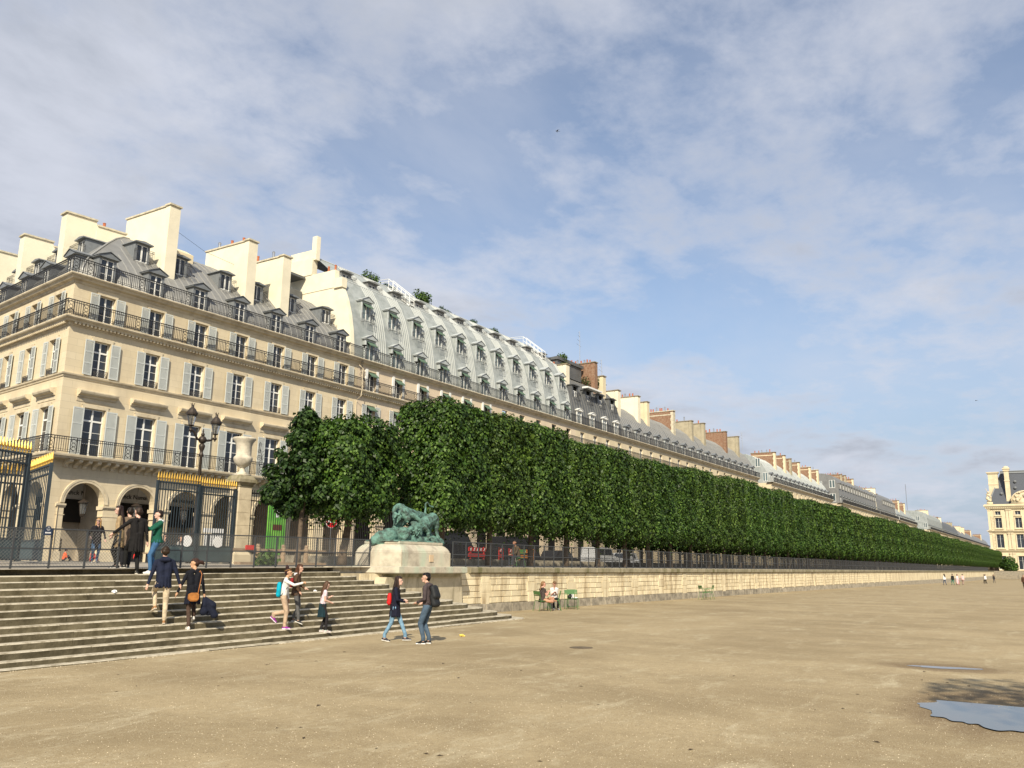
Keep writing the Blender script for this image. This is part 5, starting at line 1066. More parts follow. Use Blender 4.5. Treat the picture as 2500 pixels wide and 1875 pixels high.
def barrier(loc, w, m, label, rz=0.0):
    t = thing('roadworks_barrier', label, 'barrier', loc, rz); b = MB(); b.box(-w, w, -.04, .04, .75, 1.0); b.box(-w, w, -.03, .03, .35, .6)
    for x in (-w * .8, w * .8): b.box(x - .04, x + .04, -.04, .04, .0, 1.05)
    b.build('panel', M[m], t)
    for k in range(int(w / .2)): b = MB(); x = -w + .1 + k * .4; b.prism([(x, .78), (x + .12, .78), (x + .2, .97), (x + .08, .97)], -.048, -.042, 'y'); b.build('stripe', M['signwhite'], t)
    for x in (-w * .8, w * .8): b = MB(); b.box(x - .06, x + .06, -.3, .3, 0, .06); b.build('foot', M['iron'], t)
barrier((48.9, 34.0, 2.1), 1.0, 'red', 'red and white roadworks barrier seen right of the pedestal'); barrier((52.0, 34.1, 2.1), .30, 'red', 'narrow red barrier end left of the seated man'); barrier((53.3, 34.1, 2.1), .28, 'red', 'second narrow red barrier just left of the seated man'); barrier((55.6, 34.2, 2.1), 1.2, 'orange', 'orange roadworks board behind the seated man')
def vehicle(name, label, loc, rz, Lc, Wc, Hc, hood, paint, van=False):
    t = thing(name, label, 'van' if van else 'car', loc, rz); b = MB(); z0 = .28
    side = [(-Lc / 2, z0), (-Lc / 2, Hc * .55), (-Lc / 2 + (.05 if van else .25), Hc * .62), (-Lc / 2 + (.12 if van else .75), Hc * .98), (-Lc / 2 + (.3 if van else 1.2), Hc), (Lc / 2 - hood - .7, Hc), (Lc / 2 - hood - .45, Hc * .97), (Lc / 2 - hood + .25, Hc * .62), (Lc / 2 - .1, Hc * .54), (Lc / 2, Hc * .42), (Lc / 2, z0)]
    n = len(side); vs = []
    for y, k in ((-Wc / 2, 1), (-Wc / 2 + .1, 0), (Wc / 2 - .1, 0), (Wc / 2, 1)):
        for (x, z) in side: vs.append((x * (1 if k else 1.0), y + (0 if z < Hc * .6 else (.12 if y < 0 else -.12)) * k, z if not k else z - (.0 if z < Hc * .9 else .04)))
    fs = [(i + j * n, (i + 1) % n + j * n, (i + 1) % n + (j + 1) * n, i + (j + 1) * n) for j in range(3) for i in range(n)] + [tuple(range(n))[::-1], tuple(range(3 * n, 4 * n))]; b.add(vs, fs); b.build('body', paint, t)
    for s in (-1, 1):
        y = s * (Wc / 2 - .115); b = MB(); b.prism([(-Lc / 2 + (.35 if van else .75), Hc * .64), (Lc / 2 - hood + .05, Hc * .64), (Lc / 2 - hood - .5, Hc * .92), (-Lc / 2 + (.4 if van else 1.15), Hc * .92)], y, y + s * .02, 'y'); b.build('side_window', M['pane'], t)
    b = MB(); b.quad((Lc / 2 - hood + .22, -Wc / 2 + .2, Hc * .64), (Lc / 2 - hood + .22, Wc / 2 - .2, Hc * .64), (Lc / 2 - hood - .38, Wc / 2 - .25, Hc * .95), (Lc / 2 - hood - .38, -Wc / 2 + .25, Hc * .95)); b.build('windscreen', M['pane'], t)
    for x in (-Lc / 2 + .8, Lc / 2 - .8):
        for s in (-1, 1): b = MB(); b.lathe([(.33, -.1), (.33, .1), (.2, .11)], 18, (0, 0, 0), 0, T((x, s * (Wc / 2 - .09), .33)) @ Matrix.Rotation(-s * math.pi / 2, 4, 'X')); b.build('wheel', M['iron'], t)
    for s in (-1, 1): b = MB(); b.box(Lc / 2 - .06, Lc / 2 + .01, s * (Wc / 2 - .3) - .15, s * (Wc / 2 - .3) + .15, Hc * .38, Hc * .46); b.build('headlight', M['signwhite'], t)
    return t
PW = mat('white_car_paint', (.72, .74, .76), .3, .5); PK = mat('black_car_paint', (.012, .014, .02), .25, .5)
vehicle('parked_van', 'white van parked beyond the railing under the linden row', (75.2, 38.0, 1.75), 0, 4.4, 1.9, 1.95, 1.0, PW, True); vehicle('parked_car', 'white car parked right of the white van beyond the railing', (80.5, 38.0, 1.75), math.pi, 4.2, 1.75, 1.55, 1.1, PW)
vehicle('parked_van', 'dark van parked right behind the bronze lions', (51.4, 38.4, 1.75), 0, 5.2, 2.0, 2.5, .9, PK, True); vehicle('parked_van', 'second dark van parked past the seated man', (60.4, 38.4, 1.75), 0, 5.2, 2.0, 2.45, .9, PK, True); vehicle('parked_car', 'dark car parked beyond the railing left of the white van', (67.6, 38.2, 1.75), 0, 4.3, 1.75, 1.5, 1.1, PK)
# ================================================================== green garden chairs
def chair(label, loc, rz, arms=False):
    t = thing('garden_chair', label, 'chair', loc, rz, 'green metal garden chairs by the wall')
    for i in range(5): b = MB(); y = -.19 + .095 * i; b.box(-.22, .22, y - .04, y + .04, .44 + .008 * i, .452 + .008 * i); b.build('seat_slat', M['chair'], t)
    for i, (z0, z1) in enumerate(((.66, .70), (.715, .865))): b = MB(); yy = -.27 - .03 * i; b.add([(-.22, yy, z0), (.22, yy, z0), (.22, yy - .03, z1), (-.22, yy - .03, z1), (-.22, yy + .012, z0), (.22, yy + .012, z0), (.22, yy - .018, z1), (-.22, yy - .018, z1)], [(0, 1, 2, 3), (7, 6, 5, 4), (0, 4, 5, 1), (3, 2, 6, 7), (0, 3, 7, 4), (1, 5, 6, 2)]); b.build('back_slat', M['chair'], t)
    for s in (-1, 1):
        b = MB(); b.tube([(s * .235, -.33, .0), (s * .23, -.22, .44), (s * .23, -.25, .6), (s * .23, -.32, .87)], .012, 6); b.build('leg', M['chair'], t)
        b = MB(); b.tube([(s * .23, -.22, .435), (s * .235, .18, .45), (s * .24, .24, .42), (s * .25, .28, .0)], .012, 6); b.build('leg', M['chair'], t)
        if arms: b = MB(); b.tube([(s * .25, -.28, .66), (s * .27, .12, .66), (s * .25, .2, .60), (s * .24, .2, .44)], .014, 6); b.build('armrest', M['chair'], t)
    b = MB(); b.tube([(-.24, .2, .12), (.24, .2, .12)], .008, 5); b.build('stretcher', M['chair'], t); return t
CH = [('green chair under the woman in the brown dress', 33.65, 19.85, -2.0, False), ('green chair seen from its side, holding the bare crossed legs', 34.5, 19.75, .57, False), ('green chair under the woman in the white blouse', 35.3, 20.2, 2.3, False), ('empty green chair holding a dark striped bag', 36.1, 19.75, 2.3, False), ('empty green chair beside the wall with a sunlit white seat pad', 36.85, 20.05, 2.2, False),
      ('left one of the pair of green armchairs standing alone by the wall', 52.9, 19.45, -2.3, True), ('right one of the pair of green armchairs standing alone by the wall', 53.75, 19.5, .55, True)]
for lb, x, y, a, ar in CH: chair(lb, (x, y, gz(x)), a, ar)
b = MB(); b.box(-.19, .19, -.18, .2, 0, .03); tag(b.build('seat_pad', M['signwhite'], None, T((36.85, 20.05, gz(35) + .49)) @ RZ(2.2)), 'thin white pad on the empty chair nearest the wall', 'seat pad')
# litter
M['yellowpaper'] = mat('yellow_paper', (.80, .60, .12), .8); M['paper'] = mat('white_paper', (.8, .8, .78), .8)
def crumple(name, label, loc, s, m):
    rr = random.Random(int(loc[0] * 100)); bm = bmesh.new(); bmesh.ops.create_icosphere(bm, subdivisions=2, radius=s)
    for v in bm.verts: v.co *= rr.uniform(.55, 1.15); v.co.z = max(v.co.z * .55 + s * .35, 0)
    me = bpy.data.meshes.new(name); bm.to_mesh(me); bm.free(); me.materials.append(m); tag(link(name, me, None, T(loc)), label, 'litter')
crumple('crumpled_wrapper', 'crumpled yellow wrapper lying on the sand right of the boy', (20.9, 15.0, gz(20.9)), .09, M['yellowpaper'])
crumple('paper_scrap', 'white paper scrap on the steps left of the climbing couple', (13.2, 20.15, RI * 9 + g(13.2)), .09, M['paper'])
crumple('paper_scrap', 'small white paper scrap on the steps behind the long-haired girl', (19.9, 19.95, RI * 8 + g(19.9)), .07, M['paper'])
rr = random.Random(9); M['twig'] = mat('dead_leaf', (.075, .05, .03), .9); b = MB()
LEAFB = MB().add([(-.05, 0, .004), (0, -.018, .012), (.06, 0, .006), (0, .02, .014)], [(0, 1, 2, 3)]).mesh('fallen_leaf', M['twig'])
fl = [(8.2 + 12 * rr.random() ** 1.3, rr.uniform(1.0, 15.5)) for _ in range(46)]
for i, (x, y) in enumerate(fl):
    o = link('fallen_leaf', LEAFB, None, T((x, y, gz(x) + .002)) @ RZ(rr.uniform(0, 6)) @ Matrix.Diagonal((rr.uniform(.5, 1.2),) * 3 + (1,))); tag(o, 'tiny dark dry leaf scattered on the sand', 'leaf', 'dry leaves on the sand')
b = MB()
for k in range(300):
    x = rr.uniform(6, 29.5); y = 17.45 - abs(rr.gauss(0, .10)) + (0 if x < 28 else (x - 28) * .6); s = rr.uniform(.006, .014); b.ball((x, y, gz(x) + s * .4), s, 5, 3)
stuff(tag(b.build('gravel', mat('pale_gravel', (.50, .43, .31), .9)), 'pale pebbles gathered along the foot of the steps', 'gravel'))
def grit(n, seed, m, s0, s1, name, lab):
    r = np.random.default_rng(seed); d = 7.2 + 13 * r.random(n) ** 1.6; a = R(1.5) + R(62) * r.random(n); x = d * np.cos(a); y = d * np.sin(a); ok = (y < 17.2); x, y = x[ok], y[ok]; n = len(x); s = r.uniform(s0, s1, n)
    base = np.array([(1, 0, 0), (-.4, .9, 0), (-.5, -.8, 0), (.1, .05, .75)]); ang = r.uniform(0, 6.28, n); c, sn = np.cos(ang), np.sin(ang); z = np.array([gz(float(v)) for v in x])
    V = np.stack([np.stack([(b_[0] * c - b_[1] * sn) * s + x, (b_[0] * sn + b_[1] * c) * s + y, z + b_[2] * s - .001], 1) for b_ in base], 1).reshape(-1, 3); F = np.concatenate([np.arange(n)[:, None] * 4 + np.array(f)[None] for f in ((0, 1, 3), (1, 2, 3), (2, 0, 3))])
    me = bpy.data.meshes.new(name); me.from_pydata(V.tolist(), [], F.tolist()); me.materials.append(m); stuff(tag(link(name, me), lab, 'gravel'))
grit(9000, 31, mat('light_grit', (.56, .48, .35), .9), .004, .011, 'light_grit', 'fine pale grit strewn over the sand')
grit(7000, 32, mat('dark_grit', (.12, .085, .05), .9), .004, .010, 'dark_grit', 'fine dark grit strewn over the sand')
# birds
def bird(loc, s, rz, label):
    t = thing('flying_bird', label, 'bird', loc, rz); b = MB(); b.tube([(-.16 * s, 0, 0), (-.05 * s, 0, .01), (.06 * s, 0, 0), (.14 * s, 0, -.01)], [.006 * s, .032 * s, .03 * s, .006 * s], 7)
    for q in (-1, 1): b.add([(.05 * s, q * .02 * s, 0), (-.03 * s, q * .02 * s, 0), (-.06 * s, q * .15 * s, .04 * s), (-.13 * s, q * .30 * s, .0), (0, q * .15 * s, .045 * s)], [(0, 1, 2, 4), (4, 2, 3)])
    b.add([(-.14 * s, 0, 0), (-.26 * s, -.04 * s, 0), (-.22 * s, 0, 0), (-.26 * s, .04 * s, 0)], [(0, 1, 2, 3)]); o = b.build('body', M['iron'], t); return t
bird((53.57, 30.46, 35.2), 1.0, 2.4, 'dark swift gliding high in the middle of the sky'); bird((147.5, 9.75, 27.55), 1.2, 1.2, 'tiny dark bird low in the sky on the right')
b = MB(); b.tube([(35, 51, 24.9), (38, 51.3, 24.2), (41, 51.3, 24.0)], .012, 4); tag(b.build('aerial_wire', M['iron']), 'thin wire strung between the first two big chimneys', 'wire')
# ================================================================== sculpted figures: round cones fused by a voxel remesh
def cone_mesh(V, F, p0, r0, p1, r1, n=10, k=4):
    p0, p1 = Vector(p0), Vector(p1); d = p1 - p0; L_ = d.length; d = d / L_ if L_ > 1e-6 else Vector((0, 0, 1)); up = Vector((0, 0, 1)) if abs(d.z) < .9 else Vector((1, 0, 0)); a = d.cross(up).normalized(); c = a.cross(d); b0 = len(V); rings = []
    for i in range(k + 1): t = math.pi / 2 * i / k; rings.append((p0 - d * r0 * math.cos(t), max(1e-4, r0 * math.sin(t))))
    for i in range(k + 1): t = math.pi / 2 * i / k; rings.append((p1 + d * r1 * math.sin(t), max(1e-4, r1 * math.cos(t))))
    for (q, r) in rings:
        for j in range(n): t = 2 * math.pi * j / n; V.append(q + (a * math.cos(t) + c * math.sin(t)) * r)
    m = len(rings)
    for i in range(m - 1):
        for j in range(n): j2 = (j + 1) % n; F.append((b0 + i * n + j, b0 + i * n + j2, b0 + (i + 1) * n + j2, b0 + (i + 1) * n + j))
    F.append(tuple(b0 + j for j in range(n))[::-1]); F.append(tuple(b0 + (m - 1) * n + j for j in range(n)))
BLOBS = []
def blob(name, prims, mats, voxel, parent, Mx=None, smooth=2, noise=0.0):
    """prims: (p0, r0, p1, r1, material key)"""
    V, F = [], []
    for (p0, r0, p1, r1, k) in prims: cone_mesh(V, F, p0, r0, p1, r1)
    me = bpy.data.meshes.new(name); me.from_pydata(V, [], F); o = bpy.data.objects.new(name, me); COL.objects.link(o); o.parent = parent
    if Mx is not None: o.matrix_basis = Mx
    md = o.modifiers.new('r', 'REMESH'); md.mode = 'VOXEL'; md.voxel_size = voxel; md.use_smooth_shade = True
    if smooth: sm_ = o.modifiers.new('s', 'SMOOTH'); sm_.iterations = smooth; sm_.factor = .5
    BLOBS.append((o, prims, mats, noise)); return o
def finish_blobs():
    dg = bpy.context.evaluated_depsgraph_get(); res = []
    for (o, prims, mats, noise) in BLOBS: res.append(bpy.data.meshes.new_from_object(o.evaluated_get(dg)))
    for (o, prims, mats, noise), me in zip(BLOBS, res):
        old = o.data; o.modifiers.clear(); me.name = o.name; o.data = me; bpy.data.meshes.remove(old); me.materials.clear(); keys = list(mats.keys())
        for k in keys: me.materials.append(mats[k])
        n = len(me.polygons); 
        if noise:
            nv = len(me.vertices); co = np.empty(nv * 3, np.float32); me.vertices.foreach_get('co', co); co = co.reshape(-1, 3); nr = np.empty(nv * 3, np.float32); me.vertices.foreach_get('normal', nr); nr = nr.reshape(-1, 3)
            w = np.sin(co[:, 0] * 23 + 3 * np.sin(co[:, 2] * 9)) * np.sin(co[:, 2] * 27 + 2 * np.sin(co[:, 1] * 11)) + .7 * np.sin(co[:, 0] * 47 + co[:, 1] * 31) * np.sin(co[:, 2] * 51); co = co + nr * (w * noise)[:, None]; me.vertices.foreach_set('co', co.astype(np.float32).ravel())
        if len(keys) > 1:
            ct = np.empty(n * 3, np.float32); me.polygons.foreach_get('center', ct); ct = ct.reshape(-1, 3).astype(float); best = np.full(n, 1e9); idx = np.zeros(n, np.int32)
            for (p0, r0, p1, r1, k) in prims:
                a, b_ = np.array(p0, float), np.array(p1, float); d = b_ - a; l2 = max(1e-9, d @ d); t = np.clip(((ct - a) @ d) / l2, 0, 1); D = np.linalg.norm(ct - a - t[:, None] * d, axis=1) - (r0 + (r1 - r0) * t); q = D < best; best[q] = D[q]; idx[q] = keys.index(k)
            me.polygons.foreach_set('material_index', idx)
        me.polygons.foreach_set('use_smooth', [True] * n); me.update()
def V3(*a): return Vector(a)
def ik(a, c, l1, l2, hint):
    d = c - a; L_ = d.length
    if L_ > (l1 + l2) * .999: c = a + d * ((l1 + l2) * .999 / L_); d = c - a; L_ = d.length
    x = (l1 * l1 - l2 * l2 + L_ * L_) / (2 * L_); h = math.sqrt(max(0, l1 * l1 - x * x)); u = d / L_; hn = hint - u * hint.dot(u); hn = hn.normalized() if hn.length > 1e-6 else V3(0, 1, 0); return a + u * x + hn * h, c
CM = {}
def cmat(c, rough=.85):
    k = (tuple(c), rough)
    if k not in CM: CM[k] = mat('cloth_%d' % len(CM), c, rough, .2, var=.30, vscale=9, bump=.9 if rough > .8 else 0, bscale=13)
    return CM[k]
SK = {}
def person(label, loc, rz, H, o, pose=None, hair='short', hairc=(.03, .02, .014), voxel=.0125, group=None, sex='m', name='person'):
    p = dict(pel=(0, 0, .93), lean=.03, lf=(-.09, 0, .075), rf=(.09, 0, .075), lh=(-.27, .05, .80), rh=(.27, .05, .80), yaw=0, nod=0, lfp=0, rfp=0, el=None, er=None)
    if pose: p.update(pose)
    t = thing(name, label, 'person', loc, rz, group); s = H / 1.75; pr = []; sw = .185 if sex == 'm' else .162; fat = 1.0 if sex == 'm' else .92
    P = Vector(p['pel']); lean = p['lean']; C_ = P + V3(0, lean * .55, .30); Nk = P + V3(0, lean, .525); Hd = Nk + V3(0, .03 + lean * .2, .165)
    A = lambda a, r0, b, r1, k: pr.append((tuple(a), r0, tuple(b), r1, k))
    top, bot = 'top', 'bottom'
    A(P + V3(-.075, 0, -.02), .105 * fat, P + V3(.075, 0, -.02), .105 * fat, 'top' if o.get('long') else bot)
    for q in (-1, 1):
        A(P + V3(q * .065, 0, .07), .108 * fat, C_ + V3(q * .075, 0, 0), .112 * fat, top); A(C_ + V3(q * .075, 0, 0), .112 * fat, Nk + V3(q * .10, -.01, -.10), .088 * fat, top); A(Nk + V3(q * .03, -.015, -.035), .062, Nk + V3(q * (sw - .02), -.01, -.065), .062 * fat, top)
    def ring(L_, a0, b0, a1, b1, key, z0=.10):
        for i in range(14):
            t_ = 2 * math.pi * i / 14; A(P + V3(a0 * math.cos(t_), b0 * math.sin(t_), z0), .045, P + V3(a1 * math.cos(t_), b1 * math.sin(t_) - .005, -L_), .026, key)
        A(P + V3(-.05, 0, z0), .09, P + V3(-.06, 0, -L_ * .55), .085, key); A(P + V3(.05, 0, z0), .09, P + V3(.06, 0, -L_ * .55), .085, key)
    if o.get('long'): f_l = o.get('flare', .5); ring(o['long'], .125, .085, .150 + .035 * f_l, .115 + .03 * f_l, top)
    if o.get('skirt'): ring(o['skirt'], .12, .08, .185, .145, 'skirt', .04)
    A(Nk + V3(0, -.01, -.03), .056, Hd + V3(0, -.01, -.09), .052, 'skin')
    if o.get('collar'): A(Nk + V3(-.05, -.02, .0), .055, Nk + V3(.05, -.02, .0), .055, 'collar'); A(Nk + V3(-.08, -.07, -.02), .055, Nk + V3(.08, -.07, -.02), .055, 'collar')
    hr = Matrix.Rotation(R(p['yaw']), 3, 'Z') @ Matrix.Rotation(R(-p['nod']), 3, 'X'); h = lambda x, y, z: Hd + hr @ V3(x, y, z)
    A(h(0, -.018, .035), .086, h(0, .018, .02), .082, 'skin'); A(h(0, .03, -.03), .066, h(0, .045, -.075), .045, 'skin'); A(h(0, .098, .0), .011, h(0, .112, -.03), .016, 'skin'); A(h(-.02, .075, -.09), .024, h(.02, .075, -.09), .024, 'skin')
    for q in (-1, 1): A(h(q * .083, -.005, -.02), .016, h(q * .086, -.012, .015), .018, 'skin'); A(h(q * .032, .094, .012), .0072, h(q * .038, .092, .012), .0072, 'dark')
    A(h(-.018, .093, -.062), .008, h(.018, .093, -.062), .008, 'lip')
    if o.get('glasses'): A(h(-.06, .095, .012), .016, h(.06, .095, .012), .016, 'dark')
    for q, hk, ek in ((-1, 'lh', 'el'), (1, 'rh', 'er')):
        sh = Nk + V3(q * sw, -.01, -.075); tgt = Vector(p[hk]); hint = Vector(p[ek]) if p[ek] else V3(q * .5, -1, -.3); E, Wr = ik(sh, tgt, .285, .245, hint); sl = o.get('sleeve', 1.0)
        A(sh, .062 * fat, E, .047 * fat, top if sl > .4 else 'skin')
        if sl <= .4: A(sh, .066, sh.lerp(E, .4), .06, top)
        A(E, .045 * fat, Wr, .034, top if sl >= 1 else 'skin'); fd = (Wr - E).normalized(); side = fd.cross(V3(0, 0, 1)); side = side.normalized() if side.length > .1 else V3(0, 1, 0); pl = side.cross(fd).normalized()
        if p.get(hk + 'd'): fd = Vector(p[hk + 'd']).normalized(); side = fd.cross(V3(0, 0, 1)); side = side.normalized() if side.length > .1 else V3(0, 1, 0); pl = side.cross(fd).normalized()
        A(Wr, .030, Wr + fd * .075, .031, 'skin'); curl = p.get(hk + 'c', .45)
        for f_ in range(4):
            base = Wr + fd * .085 + side * (.024 * (f_ - 1.5)); l_ = (.030, .038, .036, .028)[f_]; m_ = base + fd * l_; 
            if p.get(hk + 'c') == 'point': cu = 0.0 if f_ == 0 else 1.3
            else: cu = curl
            dd = (fd * math.cos(cu) - pl * math.sin(cu)); e1 = m_ if cu < 1 else base + dd * l_; A(base, .0098, e1, .0092, 'skin'); A(e1, .0092, e1 + (dd if cu < 1 else (-fd * .6 - pl * .8)) * l_ * .9, .0078, 'skin')
        tb = Wr + fd * .025 - side * .030 * q; A(tb, .012, tb + (fd * .6 - side * q * .6 - pl * .3).normalized() * .04, .0105, 'skin'); A(tb + (fd * .6 - side * q * .6 - pl * .3).normalized() * .04, .0105, tb + (fd * .9 - side * q * .3 - pl * .4).normalized() * .068, .009, 'skin')
    for q, fk, pk in ((-1, 'lf', 'lfp'), (1, 'rf', 'rfp')):
        hp_ = P + V3(q * .088, 0, -.03); an = Vector(p[fk]); K, an = ik(hp_, an, .43, .43, Vector(p.get(fk + 'k', (q * .08, 1, .0)))); lk = 'leg' if o.get('legs') else bot
        w = o.get('loose', 1.0); A(hp_, .098 * fat, K, .066 * fat * w, lk); 
        if o.get('shorts'): A(hp_, .096, hp_.lerp(K, .6), .085, bot)
        A(K, .064 * fat * w, an + V3(0, 0, .10), .051 * w, lk); A(an + V3(0, 0, .10), .051 * w, an + V3(0, 0, .045), .050 * w, lk); A(an + V3(0, 0, .045), .036, an, .036, 'sock')
        a = R(p[pk]); fy, fz = math.cos(a), math.sin(a); tw = R(p.get('toe', 6)) * -q; F_ = V3(-fy * math.sin(tw), fy * math.cos(tw), fz); D_ = V3(0, fz, -fy)
        A(an + D_ * .028 - F_ * .045, .034, an + D_ * .02 + F_ * .06, .037, 'shoe'); A(an + D_ * .035 + F_ * .05, .034, an + D_ * .045 + F_ * .155, .029, 'shoe')
        for e in (-.018, .018): A(an + D_ * .062 - F_ * .06 + V3(e, 0, 0), .0165, an + D_ * .062 + F_ * .165 + V3(e, 0, 0), .0165, 'sole')
    mats = dict(top=cmat(o['top']), bottom=cmat(o['bottom']), skin=cmat(o.get('skin', (.62, .38, .28)), .55), dark=cmat((.02, .015, .012), .4), hairc=cmat(hairc), lip=cmat((.42, .16, .14), .5), shoe=cmat(o.get('shoe', (.03, .03, .03)), .6), sole=cmat(o.get('sole', (.75, .73, .68)), .7), sock=cmat(o.get('sock', o.get('skin', (.62, .38, .28)))), leg=cmat(o.get('legs', o['bottom'])), skirt=cmat(o.get('skirtc', o['bottom'])), collar=cmat(o.get('collar', o['top'])))
    Sx = Matrix.Diagonal((s, s, s, 1)); blob('body', pr, mats, voxel, t, Sx, 2)
    hp2 = []; B = lambda a, r0, b, r1: hp2.append((tuple(a), r0, tuple(b), r1, 'h'))
    B(h(0, -.030, .058), .083, h(0, .022, .066), .070); B(h(-.03, -.052, .0), .066, h(.03, -.052, .0), .066); B(h(0, -.06, -.03), .052, h(0, -.05, -.065), .040)
    for q in (-1, 1): B(h(q * .062, -.015, .06), .036, h(q * .078, -.022, -.005), .020)
    if hair in ('long', 'longest'):
        e_ = -.40 if hair == 'longest' else -.27
        for q in (-1, 0, 1): B(h(q * .05, -.065, -.02), .05, Nk + V3(q * .07 + hr.col[1][0] * -.06, -.10, e_ * .5), .055); B(Nk + V3(q * .07 + hr.col[1][0] * -.06, -.10, e_ * .5), .055, Nk + V3(q * .05, -.115, e_), .028)
        for q in (-1, 1): B(h(q * .078, -.01, .03), .032, h(q * .088, .0, -.12), .030); B(h(q * .088, .0, -.12), .030, Nk + V3(q * .10, .03, -.14), .022)
    elif hair == 'bun': B(h(-.02, -.05, .155), .052, h(.02, -.05, .155), .052); B(h(0, -.06, .19), .04, h(0, -.055, .19), .04)
    elif hair == 'pony': B(h(0, -.10, .03), .045, h(.03, -.17, .015), .055); B(h(.03, -.17, .015), .05, h(.05, -.21, -.03), .03)
    elif hair == 'tail': B(h(0, -.10, .0), .035, h(.0, -.13, -.12), .03); B(h(.0, -.13, -.12), .03, Nk + V3(0, -.13, -.10), .015)
    blob('hair', hp2, {'h': cmat(hairc, .5)}, max(voxel, .013), t, Sx, 1)
    if o.get('band'):
        b = MB(); b.tube([h(.092 * math.cos(a), -.018 + .098 * math.sin(a), .075 + .035 * math.sin(a)) for a in [2 * math.pi * i / 18 for i in range(19)]], .014, 6); b.build('headband', cmat(o['band']), t, Sx)
    return t
def at(loc, rz, H, v): s = H / 1.75; q = RZ(rz) @ (Vector(v) * s); return (loc[0] + q.x, loc[1] + q.y, loc[2] + q.z)
def backpack(name, label, loc, rz, H, w, h, d, c, zc=1.22, yb=-.10, strap=True, cat='backpack', sag=0.0):
    t = thing(name, label, cat, loc, rz); s = H / 1.75; Sx = Matrix.Diagonal((s, s, s, 1)); pr = []
    for z0, z1, k in ((-h / 2 + .06, 0, 1), (0, h / 2 - .05, .85)):
        for q in (-1, 1): pr.append(((q * w * .5 * 1, yb - d / 2 - sag, zc + z0), d / 2, (q * w * .5 * k, yb - d / 2 + .01, zc + z1), d / 2 * .9, 'a')); pr.append(((q * w * .18, yb - d / 2 - sag, zc + z0), d / 2 * 1.08, (q * w * .18, yb - d / 2, zc + z1), d / 2, 'a'))
    pr.append(((-w * .4, yb - d * .9, zc - h * .25), d * .22, (w * .4, yb - d * .9, zc - h * .25), d * .22, 'a')); blob('pack', pr, {'a': cmat(c, .6)}, .016, t, Sx, 2)
    if strap:
        for q in (-1, 1): b = MB(); b.tube([(q * .10, yb, zc + h * .42), (q * .115, -.03, 1.465), (q * .125, .105, 1.36), (q * .145, .09, 1.2), (q * .15, -.05, zc - h * .35), (q * .11, yb - .02, zc - h * .42)], .014, 5); b.build('strap', cmat((.03, .025, .025)), t, Sx)
    return t
SKN = (.60, .36, .26); SKP = (.66, .42, .33); SKO = (.56, .33, .20)
def st_at(x, k, dy=.13): return (x, Y0 + TR * k + dy, RI * k + g(x))
# --- couple climbing hand in hand
L1 = st_at(13.62, 4); person('man in navy jacket and beige trousers climbing the steps, seen from behind', L1, R(-27), 1.83, dict(top=(.012, .016, .035), bottom=(.56, .46, .32), shoe=(.36, .18, .07), sole=(.7, .62, .5), sock=(.05, .05, .055), long=.12, flare=.6, collar=(.012, .016, .035)),
    dict(lf=(-.13, .20, .40), lfp=-18, rf=(.07, -.02, .075), rfp=-8, lh=(-.40, -.02, .76), rh=(.42, .02, .74), pel=(-.01, .05, .97), lean=.07, toe=12), 'short', (.030, .018, .010), sex='m')
L2 = st_at(14.28, 3); person('woman in black coat and sheer tights climbing the steps, holding the man by the hand', L2, R(-24), 1.70, dict(top=(.008, .009, .014), bottom=(.010, .011, .018), legs=(.075, .048, .036), skirt=.32, skirtc=(.010, .012, .024), shoe=(.70, .66, .60), sole=(.8, .78, .74), sock=(.075, .048, .036), long=.12, flare=.3, skin=SKO),
    dict(lf=(-.06, .0, .075), rf=(.10, .22, .30), rfp=-12, lh=(-.42, .06, .84), rh=(.30, .02, .76), yaw=72, nod=4, pel=(0, .06, .96)), 'pony', (.045, .022, .016), sex='f')
t = thing('shoulder_bag', 'tan leather saddle bag hanging at the back of the woman in black', 'bag', L2, R(-24)); b = MB()
poly = [(.13 * math.cos(a), (.10 if math.sin(a) > 0 else .125) * math.sin(a)) for a in [2 * math.pi * i / 24 for i in range(24)]]; poly = [(max(-.125, min(.125, x * 1.08)), max(-.11, min(.085, z))) for x, z in poly]; b.prism([(x - .05, z + .80) for x, z in poly], -.26, -.18, 'y'); b.prism([(x * .95 - .05, z * .95 + .815) for x, z in poly if True], -.272, -.262, 'y'); b.build('pouch', cmat((.42, .17, .045), .55), t); b = MB(); b.tube([(.06, -.19, .88), (.10, -.17, 1.15), (.13, -.13, 1.34), (.12, .0, 1.42), (.0, .15, 1.2)], .011, 5); b.build('strap', cmat((.38, .15, .05), .55), t)
t = thing('folded_coat', 'dark navy coat bundled in the right hand of the woman in black', 'coat', L2, R(-24)); rr = random.Random(2)
blob('cloth', [((.30 + rr.uniform(-.02, .02), .02, .74), .05, (.30 + rr.uniform(-.05, .24), rr.uniform(-.1, .1), rr.uniform(.32, .58)), rr.uniform(.06, .10), 'a') for _ in range(9)], {'a': cmat((.010, .013, .028))}, .018, t, None, 1, .004)
